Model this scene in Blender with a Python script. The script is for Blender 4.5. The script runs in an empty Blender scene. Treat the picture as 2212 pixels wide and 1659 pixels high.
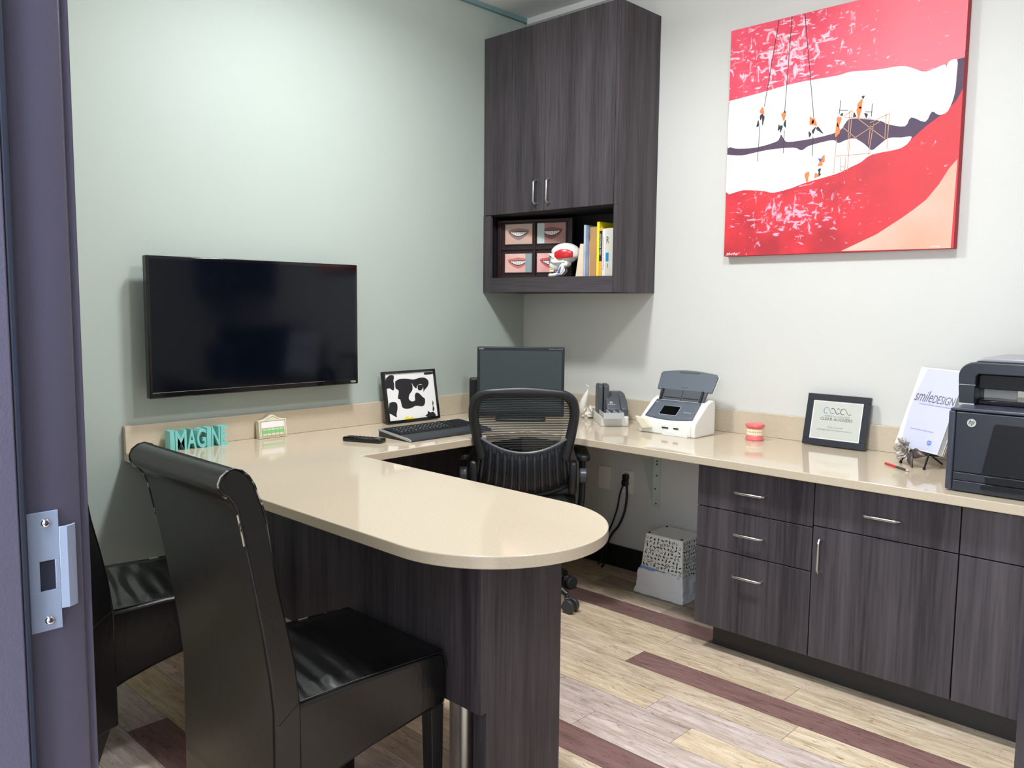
import bpy, math, random
from mathutils import Vector, Matrix, noise
random.seed(7)
SC = bpy.context.scene
COL = SC.collection
R = math.radians
PI = math.pi

# ------------------------------------------------------------------ camera
CX, CY, CZ = 3.0642, -3.2787, 1.3036
yaw, pitch, roll = 0.76486, 0.09702, 0.00964
FPX = 1785.55
f = Vector((-math.sin(yaw) * math.cos(pitch), math.cos(yaw) * math.cos(pitch), -math.sin(pitch)))
r0 = Vector((math.cos(yaw), math.sin(yaw), 0)); u0 = r0.cross(f)
r2 = math.cos(roll) * r0 + math.sin(roll) * u0
u2 = -math.sin(roll) * r0 + math.cos(roll) * u0
cam_d = bpy.data.cameras.new('camera'); cam = bpy.data.objects.new('camera', cam_d); COL.objects.link(cam)
cam.matrix_world = Matrix(((r2.x, u2.x, -f.x, CX), (r2.y, u2.y, -f.y, CY), (r2.z, u2.z, -f.z, CZ), (0, 0, 0, 1)))
cam_d.sensor_fit = 'HORIZONTAL'; cam_d.sensor_width = 36; cam_d.lens = FPX / 2212 * 36
cam_d.clip_start = 0.02
SC.camera = cam
# ------------------------------------------------------------------ world, lamps, exposure
w = bpy.data.worlds.new('world'); SC.world = w; w.use_nodes = True
w.node_tree.nodes['Background'].inputs[0].default_value = (.75, .85, 1, 1)
w.node_tree.nodes['Background'].inputs[1].default_value = .3
def area(name, loc, size, power, col=(1, 1, 1), rot=(0, 0, 0), size_y=None, spread=180):
    d = bpy.data.lights.new(name, 'AREA'); d.energy = power; d.color = col
    d.shape = 'RECTANGLE' if size_y else 'DISK'; d.size = size
    if size_y: d.size_y = size_y
    d.spread = R(spread)
    o = bpy.data.objects.new(name, d); COL.objects.link(o); o.location = loc; o.rotation_euler = rot
    return o
LAMPS = [(0.98, -1.45), (2.15, -1.45)]
for (x, y) in LAMPS:      # recessed lens plus an added point light below it to brighten the ceiling
    area('downlight_lamp', (x, y, 2.745), .24, 38 if x < 1.5 else 28, (.97, .985, 1), spread=165)
    d = bpy.data.lights.new('ceiling_fill', 'POINT'); d.energy = 22 if x < 1.5 else 19; d.color = (.92, .965, 1); d.shadow_soft_size = .09
    o = bpy.data.objects.new('ceiling_fill', d); COL.objects.link(o); o.location = (x, y, 2.64)
area('hallway_lamp', (2.6, -3.9, 2.70), .6, 110, (.70, .82, 1), size_y=1.1)
area('hallway_fill', (2.7, -4.55, 1.45), 1.7, 120, (.80, .89, 1), rot=(R(90), 0, 0), size_y=1.5)  # added soft fill from behind the camera, lifts the dark under the counter
VS = SC.view_settings
SC.display_settings.display_device = 'sRGB'
VS.view_transform = 'Standard'; VS.look = 'None'; VS.gamma = 1; VS.use_curve_mapping = False
VS.exposure = -0.52
SC.cycles.use_denoising = True
SC.cycles.max_bounces = 10; SC.cycles.diffuse_bounces = 6
SC.cycles.sample_clamp_indirect = 6

# ------------------------------------------------------------------ materials
def lin(c):
    o = []
    for v in c[:3]:
        v /= 255.0
        o.append(v / 12.92 if v <= .04045 else ((v + .055) / 1.055) ** 2.4)
    return tuple(o) + (1,)
MATS = {}
def mat(name, rgb, rough=.5, metal=0, spec=.5, coat=0, bump=None, bscale=50, var=0, vscale=8, vstretch=(1, 1, 1), rgb2=None, trans=0, emit=0):
    if name in MATS: return MATS[name]
    m = bpy.data.materials.new(name); m.use_nodes = True; nt = m.node_tree; N = nt.nodes; L = nt.links
    b = N['Principled BSDF']
    b.inputs['Base Color'].default_value = lin(rgb)
    b.inputs['Roughness'].default_value = rough; b.inputs['Metallic'].default_value = metal
    b.inputs['Specular IOR Level'].default_value = spec
    b.inputs['Coat Weight'].default_value = coat; b.inputs['Coat Roughness'].default_value = .05
    if trans: b.inputs['Transmission Weight'].default_value = trans
    if emit:
        b.inputs['Emission Color'].default_value = lin(rgb); b.inputs['Emission Strength'].default_value = emit
    tc = N.new('ShaderNodeTexCoord')
    mp = N.new('ShaderNodeMapping'); mp.inputs['Scale'].default_value = vstretch; L.new(tc.outputs['Object'], mp.inputs[0])
    nz = N.new('ShaderNodeTexNoise'); nz.inputs['Scale'].default_value = vscale; nz.inputs['Detail'].default_value = 6
    L.new(mp.outputs[0], nz.inputs[0])
    mx = N.new('ShaderNodeMix'); mx.data_type = 'RGBA'
    c2 = rgb2 or tuple(v * (1 - var) for v in rgb)
    mx.inputs[6].default_value = lin(rgb); mx.inputs[7].default_value = lin(c2)
    rp = N.new('ShaderNodeMapRange'); rp.inputs[1].default_value = .3; rp.inputs[2].default_value = .7
    L.new(nz.outputs['Fac'], rp.inputs[0]); L.new(rp.outputs[0], mx.inputs[0]); L.new(mx.outputs[2], b.inputs['Base Color'])
    if bump:
        n2 = N.new('ShaderNodeTexNoise'); n2.inputs['Scale'].default_value = bscale; n2.inputs['Detail'].default_value = 4
        L.new(tc.outputs['Object'], n2.inputs[0])
        bp = N.new('ShaderNodeBump'); bp.inputs['Strength'].default_value = bump; bp.inputs['Distance'].default_value = .002
        L.new(n2.outputs['Fac'], bp.inputs['Height']); L.new(bp.outputs[0], b.inputs['Normal'])
    MATS[name] = m
    return m
def wood(name, dark, light, axis='z', rough=.42):
    m = bpy.data.materials.new(name); m.use_nodes = True; nt = m.node_tree; N = nt.nodes; L = nt.links
    b = N['Principled BSDF']; b.inputs['Roughness'].default_value = rough; b.inputs['Specular IOR Level'].default_value = .35
    tc = N.new('ShaderNodeTexCoord')
    def layer(sc, st, det=4, dist=0):
        mp = N.new('ShaderNodeMapping'); mp.inputs['Scale'].default_value = st; L.new(tc.outputs['Object'], mp.inputs[0])
        nz = N.new('ShaderNodeTexNoise'); nz.inputs['Scale'].default_value = sc; nz.inputs['Detail'].default_value = det
        nz.inputs['Distortion'].default_value = dist; L.new(mp.outputs[0], nz.inputs[0]); return nz
    k = .035
    st = (1, 1, k) if axis == 'z' else (k, 1, 1)
    a = layer(13, st, 3); c = layer(120, st, 3, .3)
    add = N.new('ShaderNodeMath'); add.operation = 'MULTIPLY_ADD'; add.inputs[1].default_value = .55
    L.new(a.outputs['Fac'], add.inputs[0])
    ml = N.new('ShaderNodeMath'); ml.operation = 'MULTIPLY'; ml.inputs[1].default_value = .45; L.new(c.outputs['Fac'], ml.inputs[0])
    L.new(ml.outputs[0], add.inputs[2])
    cr = N.new('ShaderNodeValToRGB'); cr.color_ramp.elements[0].position = .36; cr.color_ramp.elements[0].color = lin(dark)
    cr.color_ramp.elements[1].position = .68; cr.color_ramp.elements[1].color = lin(light)
    L.new(add.outputs[0], cr.inputs[0]); L.new(cr.outputs[0], b.inputs['Base Color'])
    MATS[name] = m
    return m
green = mat('sage green wall paint', (174, 185, 178), .6, bump=.08, bscale=260, var=.02, vscale=1.5)
white = mat('warm white wall paint', (213, 213, 209), .6, bump=.08, bscale=260, var=.015, vscale=1.5)
ceilm = mat('ceiling paint', (240, 240, 238), .8, bump=.1, bscale=150)
lam = wood('dark grey brown laminate', (46, 42, 46), (83, 77, 82))
lamh = wood('dark laminate horizontal grain', (46, 42, 46), (83, 77, 82), 'x')
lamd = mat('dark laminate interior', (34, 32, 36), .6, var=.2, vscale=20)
black = mat('black base vinyl', (20, 22, 24), .5)
toek = mat('dark toe kick', (42, 39, 36), .55, var=.1)
jambm = mat('aubergine painted steel', (90, 85, 102), .38, bump=.15, bscale=400, var=.06, vscale=3)
gask = mat('dark gasket', (26, 30, 48), .7)
steel = mat('brushed steel', (205, 205, 205), .28, 1)
steel_b = mat('satin strike steel', (165, 176, 200), .35, .35)
chrome = mat('chrome', (225, 225, 225), .12, 1)
stone = mat('polished beige quartz', (204, 190, 168), .07, spec=.6, var=.035, vscale=160)
gloss = mat('black gloss plastic', (12, 12, 14), .08)
screen_m = mat('dark tv glass', (3, 7, 17), .09, spec=.3)
mon_scr = mat('matte monitor screen', (60, 70, 73), .5, spec=.3)
bplas = mat('black plastic', (26, 28, 31), .38, var=.1, vscale=90)
bplas2 = mat('dark charcoal plastic', (44, 48, 54), .4)
greyp = mat('grey blue plastic', (92, 100, 110), .42)
dgrey = mat('slate plastic', (74, 78, 84), .45)
whitep = mat('white plastic', (232, 232, 228), .35)
lgreyp = mat('light grey plastic', (185, 188, 190), .4)
paper = mat('white paper', (240, 240, 240), .6)
creamp = mat('cream painted resin', (228, 222, 198), .5, var=.05, vscale=40)
ink = mat('black ink', (28, 28, 32), .6)
aqua = mat('aqua painted wood', (128, 205, 200), .5, var=.06, vscale=30)
red = mat('red lacquer', (200, 30, 36), .3)
blue = mat('blue paint', (60, 90, 165), .45)
bone = mat('ivory resin', (236, 231, 222), .4, var=.05, vscale=40)

def leather():
    m = bpy.data.materials.new('black leather'); m.use_nodes = True; nt = m.node_tree; N = nt.nodes; L = nt.links
    b = N['Principled BSDF']; b.inputs['Base Color'].default_value = lin((11, 12, 14)); b.inputs['Roughness'].default_value = .25
    b.inputs['Specular IOR Level'].default_value = .55
    tc = N.new('ShaderNodeTexCoord')
    mp = N.new('ShaderNodeMapping'); mp.inputs['Scale'].default_value = (9, 22, 9); L.new(tc.outputs['Object'], mp.inputs[0])
    n1 = N.new('ShaderNodeTexNoise'); n1.inputs['Scale'].default_value = 1; n1.inputs['Detail'].default_value = 2; n1.inputs['Distortion'].default_value = 1.4
    n2 = N.new('ShaderNodeTexNoise'); n2.inputs['Scale'].default_value = 350
    L.new(mp.outputs[0], n1.inputs[0]); L.new(tc.outputs['Object'], n2.inputs[0])
    b1 = N.new('ShaderNodeBump'); b1.inputs['Strength'].default_value = .12; b1.inputs['Distance'].default_value = .006
    b2 = N.new('ShaderNodeBump'); b2.inputs['Strength'].default_value = .15; b2.inputs['Distance'].default_value = .001
    L.new(n1.outputs[0], b1.inputs['Height']); L.new(n2.outputs[0], b2.inputs['Height']); L.new(b1.outputs[0], b2.inputs['Normal'])
    L.new(b2.outputs[0], b.inputs['Normal']); MATS['leather'] = m; return m
leath = leather()
def worn():
    m = bpy.data.materials.new('worn leather piping'); m.use_nodes = True; nt = m.node_tree; N = nt.nodes; L = nt.links
    b = N['Principled BSDF']; b.inputs['Roughness'].default_value = .5
    tc = N.new('ShaderNodeTexCoord'); n = N.new('ShaderNodeTexNoise'); n.inputs['Scale'].default_value = 26; n.inputs['Detail'].default_value = 6
    L.new(tc.outputs['Object'], n.inputs[0]); cr = N.new('ShaderNodeValToRGB')
    cr.color_ramp.elements[0].position = .56; cr.color_ramp.elements[0].color = lin((16, 16, 18))
    cr.color_ramp.elements[1].position = .60; cr.color_ramp.elements[1].color = lin((205, 200, 190))
    L.new(n.outputs[0], cr.inputs[0]); L.new(cr.outputs[0], b.inputs['Base Color']); MATS['worn'] = m; return m
wornm = worn()

# ------------------------------------------------------------------ mesh helpers
class M:
    def __init__(s): s.v = []; s.f = []; s.mi = []
    def add(s, vs, fs, mi=0):
        n = len(s.v); s.v += [tuple(v) for v in vs]; s.f += [tuple(i + n for i in q) for q in fs]; s.mi += [mi] * len(fs); return s
    def box(s, x0, x1, y0, y1, z0, z1, mi=0):
        return s.add([(x, y, z) for z in (z0, z1) for y in (y0, y1) for x in (x0, x1)],
                     [(0, 2, 3, 1), (4, 5, 7, 6), (0, 1, 5, 4), (2, 6, 7, 3), (0, 4, 6, 2), (1, 3, 7, 5)], mi)
    def prism(s, pts, a, b, ax='y', mi=0):
        n = len(pts)
        def P(p, t):
            return {'y': (p[0], t, p[1]), 'x': (t, p[0], p[1]), 'z': (p[0], p[1], t)}[ax]
        area2 = sum(pts[i][0] * pts[(i + 1) % n][1] - pts[(i + 1) % n][0] * pts[i][1] for i in range(n))
        flip = (area2 > 0) ^ (ax == 'y') ^ (b < a)
        vs = [P(p, a) for p in pts] + [P(p, b) for p in pts]
        fs = [tuple(range(n)), tuple(range(2 * n - 1, n - 1, -1))] + [(i, i + n, (i + 1) % n + n, (i + 1) % n) for i in range(n)]
        if flip: fs = [tuple(reversed(q)) for q in fs]
        return s.add(vs, fs, mi)
    def cyl(s, p0, p1, r, n=20, r1=None, mi=0, cap=True):
        p0, p1 = Vector(p0), Vector(p1); d = (p1 - p0).normalized(); a = d.orthogonal().normalized(); b = d.cross(a); r1 = r if r1 is None else r1
        vs = []
        for p, q in ((p0, r), (p1, r1)):
            vs += [p + (a * math.cos(2 * PI * i / n) + b * math.sin(2 * PI * i / n)) * q for i in range(n)]
        fs = [(i, (i + 1) % n, (i + 1) % n + n, i + n) for i in range(n)]
        if cap: fs += [tuple(range(n - 1, -1, -1)), tuple(range(n, 2 * n))]
        return s.add(vs, fs, mi)
    def tube(s, pts, r, n=10, closed=False, sx=1, mi=0):
        pts = [Vector(p) for p in pts]; N = len(pts); vs = []; up = None
        rr = r if isinstance(r, (list, tuple)) else [r] * N
        for i, p in enumerate(pts):
            a = pts[(i - 1) % N] if (closed or i > 0) else p; b = pts[(i + 1) % N] if (closed or i < N - 1) else p
            t = (b - a).normalized()
            if up is None: up = t.orthogonal().normalized()
            up = (up - t * up.dot(t)).normalized(); q = t.cross(up)
            vs += [p + (up * math.cos(2 * PI * k / n) + q * math.sin(2 * PI * k / n) * sx) * rr[i] for k in range(n)]
        fs = []
        for i in range(N if closed else N - 1):
            j = (i + 1) % N
            fs += [(i * n + k, i * n + (k + 1) % n, j * n + (k + 1) % n, j * n + k) for k in range(n)]
        if not closed: fs += [tuple(range(n - 1, -1, -1)), tuple((N - 1) * n + k for k in range(n))]
        return s.add(vs, fs, mi)
    def lathe(s, prof, c=(0, 0, 0), n=28, sx=1, sy=1, mi=0):
        vs = []; m = len(prof)
        for i in range(n):
            a = 2 * PI * i / n
            vs += [(c[0] + r * math.cos(a) * sx, c[1] + r * math.sin(a) * sy, c[2] + z) for r, z in prof]
        fs = [(i * m + k, ((i + 1) % n) * m + k, ((i + 1) % n) * m + k + 1, i * m + k + 1) for i in range(n) for k in range(m - 1)]
        return s.add(vs, fs, mi)
    def ball(s, c, r, n=20, m=12, fn=None, mi=0):
        rx, ry, rz = r if isinstance(r, (tuple, list)) else (r, r, r); vs = []
        for j in range(m + 1):
            t = PI * j / m
            for i in range(n):
                a = 2 * PI * i / n; d = Vector((math.sin(t) * math.cos(a), math.sin(t) * math.sin(a), math.cos(t)))
                k = fn(d) if fn else 1
                vs.append((c[0] + d.x * rx * k, c[1] + d.y * ry * k, c[2] + d.z * rz * k))
        fs = [(j * n + i, (j + 1) * n + i, (j + 1) * n + (i + 1) % n, j * n + (i + 1) % n) for j in range(m) for i in range(n)]
        return s.add(vs, fs, mi)
    def grid(s, fn, nu, nv, mi=0, closed_u=False):
        vs = [fn(i / nu, j / nv) for j in range(nv + 1) for i in range(nu + 1)]
        fs = [(j * (nu + 1) + i, j * (nu + 1) + i + 1, (j + 1) * (nu + 1) + i + 1, (j + 1) * (nu + 1) + i) for j in range(nv) for i in range(nu)]
        return s.add(vs, fs, mi)
    def build(s, name, m, parent=None, bevel=0, seg=2, ang=35, smooth=True, sub=0, solid=0, label=None):
        me = bpy.data.meshes.new(name); me.from_pydata(s.v, [], s.f); me.validate(verbose=False)
        ms = m if isinstance(m, (list, tuple)) else [m]
        for q in ms: me.materials.append(q)
        if len(me.polygons) == len(s.mi): me.polygons.foreach_set('material_index', s.mi)
        if smooth:
            me.polygons.foreach_set('use_smooth', [True] * len(me.polygons)); me.set_sharp_from_angle(angle=R(ang))
        me.update()
        o = bpy.data.objects.new(name, me); COL.objects.link(o)
        if parent: o.parent = parent
        if solid:
            k = o.modifiers.new('t', 'SOLIDIFY'); k.thickness = solid; k.offset = 0
        if bevel:
            k = o.modifiers.new('b', 'BEVEL'); k.width = bevel; k.segments = seg; k.limit_method = 'ANGLE'; k.angle_limit = R(40)
        if sub:
            k = o.modifiers.new('s', 'SUBSURF'); k.levels = sub; k.render_levels = sub
        if label: o['label'] = label
        return o
def rrect(x0, x1, y0, y1, r, n=6):
    o = []
    for cx, cy, a in ((x1 - r, y1 - r, 0), (x0 + r, y1 - r, 90), (x0 + r, y0 + r, 180), (x1 - r, y0 + r, 270)):
        o += [(cx + r * math.cos(R(a + 90 * i / n)), cy + r * math.sin(R(a + 90 * i / n))) for i in range(n + 1)]
    return o
def smoothpts(pts, n=6):
    P = [Vector(p) for p in pts]; o = []
    for i in range(len(P) - 1):
        a = P[max(i - 1, 0)]; b = P[i]; c = P[i + 1]; d = P[min(i + 2, len(P) - 1)]
        for k in range(n):
            t = k / n
            o.append(.5 * ((2 * b) + (c - a) * t + (2 * a - 5 * b + 4 * c - d) * t * t + (3 * b - a - 3 * c + d) * t ** 3))
    o.append(P[-1]); return o
def thing(name, label, cat, loc=(0, 0, 0), rz=0, tilt=0, group=None):
    o = bpy.data.objects.new(name, None); COL.objects.link(o); o.empty_display_size = .05
    o.location = loc; o.rotation_euler = (R(tilt), 0, R(rz)); o['label'] = label; o['category'] = cat
    if group: o['group'] = group
    return o
def tag(o, label, cat, group=None):
    o['label'] = label; o['category'] = cat
    if group: o['group'] = group
    return o
def struct(o): o['kind'] = 'structure'; return o
def dup(root, loc, rz, label=None):
    r = root.copy(); COL.objects.link(r); r.location = loc; r.rotation_euler[2] = R(rz)
    if label: r['label'] = label
    for ch in list(root.children):
        c = ch.copy(); COL.objects.link(c); c.parent = r
        for g in list(ch.children):
            d = g.copy(); COL.objects.link(d); d.parent = c
    return r
def text(name, body, o, U, V, w, h, d, m, parent, shear=0, bold=0, lead=1.0, label=None):
    """Lettering fitted in a w x h box at o, along U and V."""
    cu = bpy.data.curves.new('t', 'FONT'); cu.body = body; cu.size = 1; cu.shear = shear; cu.offset = bold; cu.space_line = lead; cu.resolution_u = 4
    cu.align_x = 'CENTER' if '\n' in body else 'LEFT'
    t = bpy.data.objects.new('t', cu); COL.objects.link(t)
    dg = bpy.context.evaluated_depsgraph_get(); dg.update()
    me = bpy.data.meshes.new_from_object(t.evaluated_get(dg)); COL.objects.unlink(t); bpy.data.objects.remove(t)
    vs = [v.co.copy() for v in me.vertices]; fs = [tuple(p.vertices) for p in me.polygons]
    x0 = min(v.x for v in vs); x1 = max(v.x for v in vs); y0 = min(v.y for v in vs); y1 = max(v.y for v in vs)
    if h is None: h = w * (y1 - y0) / (x1 - x0)
    if w is None: w = h * (x1 - x0) / (y1 - y0)
    U = Vector(U).normalized(); V = Vector(V).normalized(); Nn = U.cross(V); o = Vector(o)
    pos = lambda v, k: o + U * ((v.x - x0) / (x1 - x0) * w) + V * ((v.y - y0) / (y1 - y0) * h) + Nn * k
    q = M(); n = len(vs)
    q.add([pos(v, d) for v in vs], fs)
    if d > .002:
        q.add([pos(v, 0) for v in vs], [tuple(reversed(g)) for g in fs])
        cnt = {}
        for g in fs:
            for i in range(len(g)):
                e = (g[i], g[(i + 1) % len(g)]); cnt[e] = cnt.get(e, 0) + 1
        for (a, b) in cnt:
            if (b, a) not in cnt: q.f.append((b, a, a + n, b + n)); q.mi.append(0)
    return q.build(name, m, parent, smooth=False, label=label)
X, Y, Z = (1, 0, 0), (0, 1, 0), (0, 0, 1)

# ================================================================== SETTING
H = 2.778
XR = 3.42
YF = -3.0
struct(M().box(-.12, 0, YF - .12, .12, 0, H).build('wall_left', green))
struct(M().box(-.12, XR + .12, 0, .12, 0, H).build('wall_back', white))
struct(M().box(XR, XR + .12, YF - .12, 0, 0, H).build('wall_right', white))
q = M(); q.box(-.12, 2.235, YF - .12, YF, 0, H); q.box(3.165, XR + .12, YF - .12, YF, 0, H); q.box(2.235, 3.165, YF - .12, YF, 2.16, H)
struct(q.build('wall_front', white))
struct(M().box(-.2, 4.3, -4.72, .12, H, H + .1).build('ceiling', ceilm))
q = M(); q.box(-.2, 4.3, -4.72, -4.6, 0, H); q.box(-.32, -.2, -4.72, -3.12, 0, H); q.box(4.3, 4.42, -4.72, -3.0, 0, H); q.box(3.54, 4.3, -3.12, -3.0, 0, H)
struct(q.build('wall_hallway', white))
# ceiling edge strips
struct(M().box(0, .02, YF, -.001, H - .022, H).build('trim_1', mat('teal grey edge trim', (120, 150, 152), .6)))
struct(M().box(.02, XR, -.02, 0, H - .03, H).build('trim_2', mat('white edge trim', (232, 232, 230), .6)))
struct(M().box(0, .012, YF, -.012, 0, .11).build('baseboard_left', black, bevel=.003))
struct(M().box(0, 1.45, -.012, 0, 0, .11).build('baseboard_back', black, bevel=.003))
# floor of vinyl planks
def floor_mat():
    m = bpy.data.materials.new('weathered vinyl planks'); m.use_nodes = True; nt = m.node_tree; N = nt.nodes; L = nt.links
    b = N['Principled BSDF']; b.inputs['Roughness'].default_value = .42; b.inputs['Specular IOR Level'].default_value = .4
    at = N.new('ShaderNodeVertexColor'); at.layer_name = 'tone'
    sh = N.new('ShaderNodeVertexColor'); sh.layer_name = 'shift'
    tc = N.new('ShaderNodeTexCoord'); ad = N.new('ShaderNodeVectorMath'); ad.operation = 'ADD'
    L.new(tc.outputs['Object'], ad.inputs[0]); L.new(sh.outputs['Color'], ad.inputs[1])
    def nz(st, sc, det, dist=0, lo=.3, hi=.7):
        mp = N.new('ShaderNodeMapping'); mp.inputs['Scale'].default_value = st; L.new(ad.outputs[0], mp.inputs[0])
        n = N.new('ShaderNodeTexNoise'); n.inputs['Scale'].default_value = sc; n.inputs['Detail'].default_value = det; n.inputs['Distortion'].default_value = dist
        n.inputs['Roughness'].default_value = .65
        L.new(mp.outputs[0], n.inputs[0]); r = N.new('ShaderNodeMapRange'); r.inputs[1].default_value = lo; r.inputs[2].default_value = hi; L.new(n.outputs[0], r.inputs[0]); return r
    g1 = nz((1, 9, 1), 5, 8, .6); g2 = nz((1, 22, 1), 9, 6, .3, .35, .75); g3 = nz((1, 4, 1), 3, 5, 1.5, .5, .75)
    def mul(c, fac, dark):
        x = N.new('ShaderNodeMix'); x.data_type = 'RGBA'; x.blend_type = 'MULTIPLY'; x.inputs[7].default_value = dark; L.new(fac.outputs[0], x.inputs[0]); L.new(c, x.inputs[6]); return x.outputs[2]
    g4 = nz((1, 5, 1), 11, 9, 2.2, .56, .66); c = mul(at.outputs['Color'], g1, (.66, .58, .49, 1)); c = mul(c, g2, (.76, .74, .72, 1)); c = mul(c, g3, (.62, .60, .58, 1)); c = mul(c, g4, (.55, .50, .45, 1))
    L.new(c, b.inputs['Base Color'])
    bp = N.new('ShaderNodeBump'); bp.inputs['Strength'].default_value = .12; bp.inputs['Distance'].default_value = .001
    L.new(g2.outputs[0], bp.inputs['Height']); L.new(bp.outputs[0], b.inputs['Normal']); return m
PW = .1235; PL = 1.22
T = {'p': (150, 118, 116), 'y': (246, 229, 202), 'c': (242, 226, 204), 'g': (230, 216, 212), 'b': (230, 213, 182), 'd': (200, 186, 170)}
spec = {-1: (1.17, 'bcdbc'), -2: (.72, 'cbdcb'), -3: (1.4, 'bcbbc'), 0: (1.62, 'cppcy'), 3: (1.345, 'ycppc'), 8: (1.95, 'gpppy'), 11: (1.85, 'gdpyc'), 15: (.575, 'bgpcy'), 4: (2.01, 'ycyyb'), 5: (1.605, 'cygyc'), 6: (1.78, 'ygygc'),
        7: (1.50, 'cggcy'), 1: (1.36, 'bycgy'), 2: (1.9, 'cyycy'), 9: (2.2, 'ycgcy'), 10: (1.3, 'gcyyc'), 12: (.9, 'ccgcy'), 13: (1.5, 'cgyyc'), 14: (.75, 'bbcgy'), 16: (.9, 'cggyc'), 17: (.6, 'yycbg')}
V_ = []; F_ = []; tones = []; shifts = []
for k in range(-4, 36):
    y1 = -.38 - PW * k; y0 = y1 - PW
    if y0 > 0: continue
    y1 = min(y1, .1)
    jx, ks = spec.get(k, (random.uniform(.2, 1.4), ''.join(random.choice('ycgbyccgdp') for _ in range(5))))
    start = jx - 2 * PL
    for i in range(5):
        a = max(start + i * PL, -.2); b_ = min(start + (i + 1) * PL, 4.3)
        if i == 4: b_ = 4.3
        if b_ <= a: continue
        g = .0006; n = len(V_)
        V_ += [(a + g, y0 + g, 0), (b_ - g, y0 + g, 0), (b_ - g, y1 - g, 0), (a + g, y1 - g, 0)]; F_.append((n, n + 1, n + 2, n + 3))
        t = Vector(lin(T[ks[i]])[:3]) * random.uniform(.92, 1.06); tones.append((t.x, t.y, t.z, 1)); shifts.append((random.uniform(0, 9), random.uniform(0, 9), 0, 1))
n = len(V_); V_ += [(-.2, -4.72, -.002), (4.3, -4.72, -.002), (4.3, .1, -.002), (-.2, .1, -.002)]; F_.append((n, n + 1, n + 2, n + 3)); tones.append((.03, .025, .02, 1)); shifts.append((0, 0, 0, 1))
me = bpy.data.meshes.new('floor'); me.from_pydata(V_, [], F_)
for nm, vals in (('tone', tones), ('shift', shifts)):
    ca = me.color_attributes.new(nm, 'FLOAT_COLOR', 'CORNER')
    for p in me.polygons:
        for li in p.loop_indices: ca.data[li].color = vals[p.index]
me.materials.append(floor_mat())
struct(bpy.data.objects.new('floor', me)); COL.objects.link(bpy.data.objects['floor'])

# door frame
q = M(); q.prism([(2.236, YF - .15), (2.265, YF - .15), (2.265, YF - .066), (2.2502, YF - .066), (2.2502, YF - .032), (2.241, YF - .0085), (2.19, YF + .014), (2.19, YF + .001), (2.236, YF + .001)], 0, 2.15, 'z')
fr = struct(q.build('trim_3', jambm, bevel=.0015))
M().box(2.250, 2.264, YF - .066, YF - .0595, 0, 2.12).build('gasket', gask, fr, bevel=.002)
q = M()
# strike plate lies on the jamb face (normal +x): outline in (y, z), hole cut by building it of pieces
ya, yb, yl = YF - .0585, YF - .031, YF - .0185
z0, z1 = 1.001, 1.112
xs = 2.2504; xt = 2.2524
def sp(y0_, y1_, a, b): q.box(xs, xt, y0_, y1_, a, b)
hy0, hy1, hz0, hz1 = ya + .0105, ya + .0235, 1.0385, 1.0665
sp(ya, yb, z0, hz0); sp(ya, yb, hz1, z1); sp(ya, hy0, hz0, hz1); sp(hy1, yb, hz0, hz1)
q.prism([(xt, yb), (2.2535, yl - .006), (2.2505, yl), (2.248, yl + .003), (2.2455, yl + .003), (2.2485, yl - .001), (2.2505, yl - .007), (xs, yb)], 1.019, 1.096, 'z')
st = q.build('strike_plate', steel_b, fr, bevel=.0004, label='satin steel strike plate')
M().box(xs - .0002, xs + .0001, hy0, hy1, hz0, hz1).build('latch_hole', gask, st)
for zz in (1.0105, 1.1015):
    q = M(); q.lathe([(0, .0032), (.002, .0031), (.0034, .0022), (.0042, .0008), (.0044, 0)], n=16)
    q.v = [(xt + v[2] - .0002, ya + .0165 + v[0], zz + v[1]) for v in q.v]
    q.box(xt + .0028, xt + .0032, ya + .0165 - .0022, ya + .0165 + .0022, zz - .0004, zz + .0004)
    q.build('screw', chrome, st)
q = M(); q.box(3.15, 3.165, YF - .15, YF + .014, 0, 2.15); q.box(3.135, 3.15, YF - .15, YF - .06, 0, 2.15); q.box(2.236, 3.165, YF - .15, YF + .014, 2.12, 2.15)
struct(q.build('trim_4', jambm, bevel=.002))
# open door leaf
dr = struct(M().box(-.90, 0, 0, .044, .01, 2.1).build('door_1', mat('dark navy door paint', (30, 32, 46), .5), bevel=.002))
dr.location = (3.148, YF + .002, 0); dr.rotation_euler = (0, 0, R(-70.2))
M().box(-.9012, -.9002, .010, .034, .93, 1.10).build('latch_plate', steel, dr, bevel=.0003)

# ceiling downlight rims
for (x, y) in LAMPS:
    t = thing('recessed_downlight', 'round white recessed downlight above the %s' % ('curved desk' if x < 1.5 else 'drawer cabinets'), 'light', (x, y, H))
    M().lathe([(.132, -.001), (.155, -.001), (.155, -.006), (.14, -.012), (.132, -.030), (.132, -.001)], n=40).build('rim', whitep, t)

# ================================================================== COUNTER
ct = .03; CT = .75
cx0, rr_, yc = 1.598, .297, -1.821
pts = [(.001, -.001), (.001, -2.118), (cx0, -2.118)] + [(cx0 + rr_ * math.sin(PI * i / 40), yc - rr_ * math.cos(PI * i / 40)) for i in range(1, 40)] + [(cx0, -1.524), (.624, -1.524), (.624, -.633), (XR - .001, -.633), (XR - .001, -.001)]
c = M().prism(pts, CT - ct, CT, 'z').build('countertop', stone, bevel=.0025)
tag(c, 'polished beige quartz counter wrapping the corner and ending in a rounded peninsula', 'countertop')
M().box(.001, .022, -2.118, -.022, CT, CT + .1).build('backsplash', stone, c, bevel=.002)
M().box(.001, XR - .001, -.022, -.001, CT, CT + .1).build('backsplash', stone, c, bevel=.002)

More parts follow.
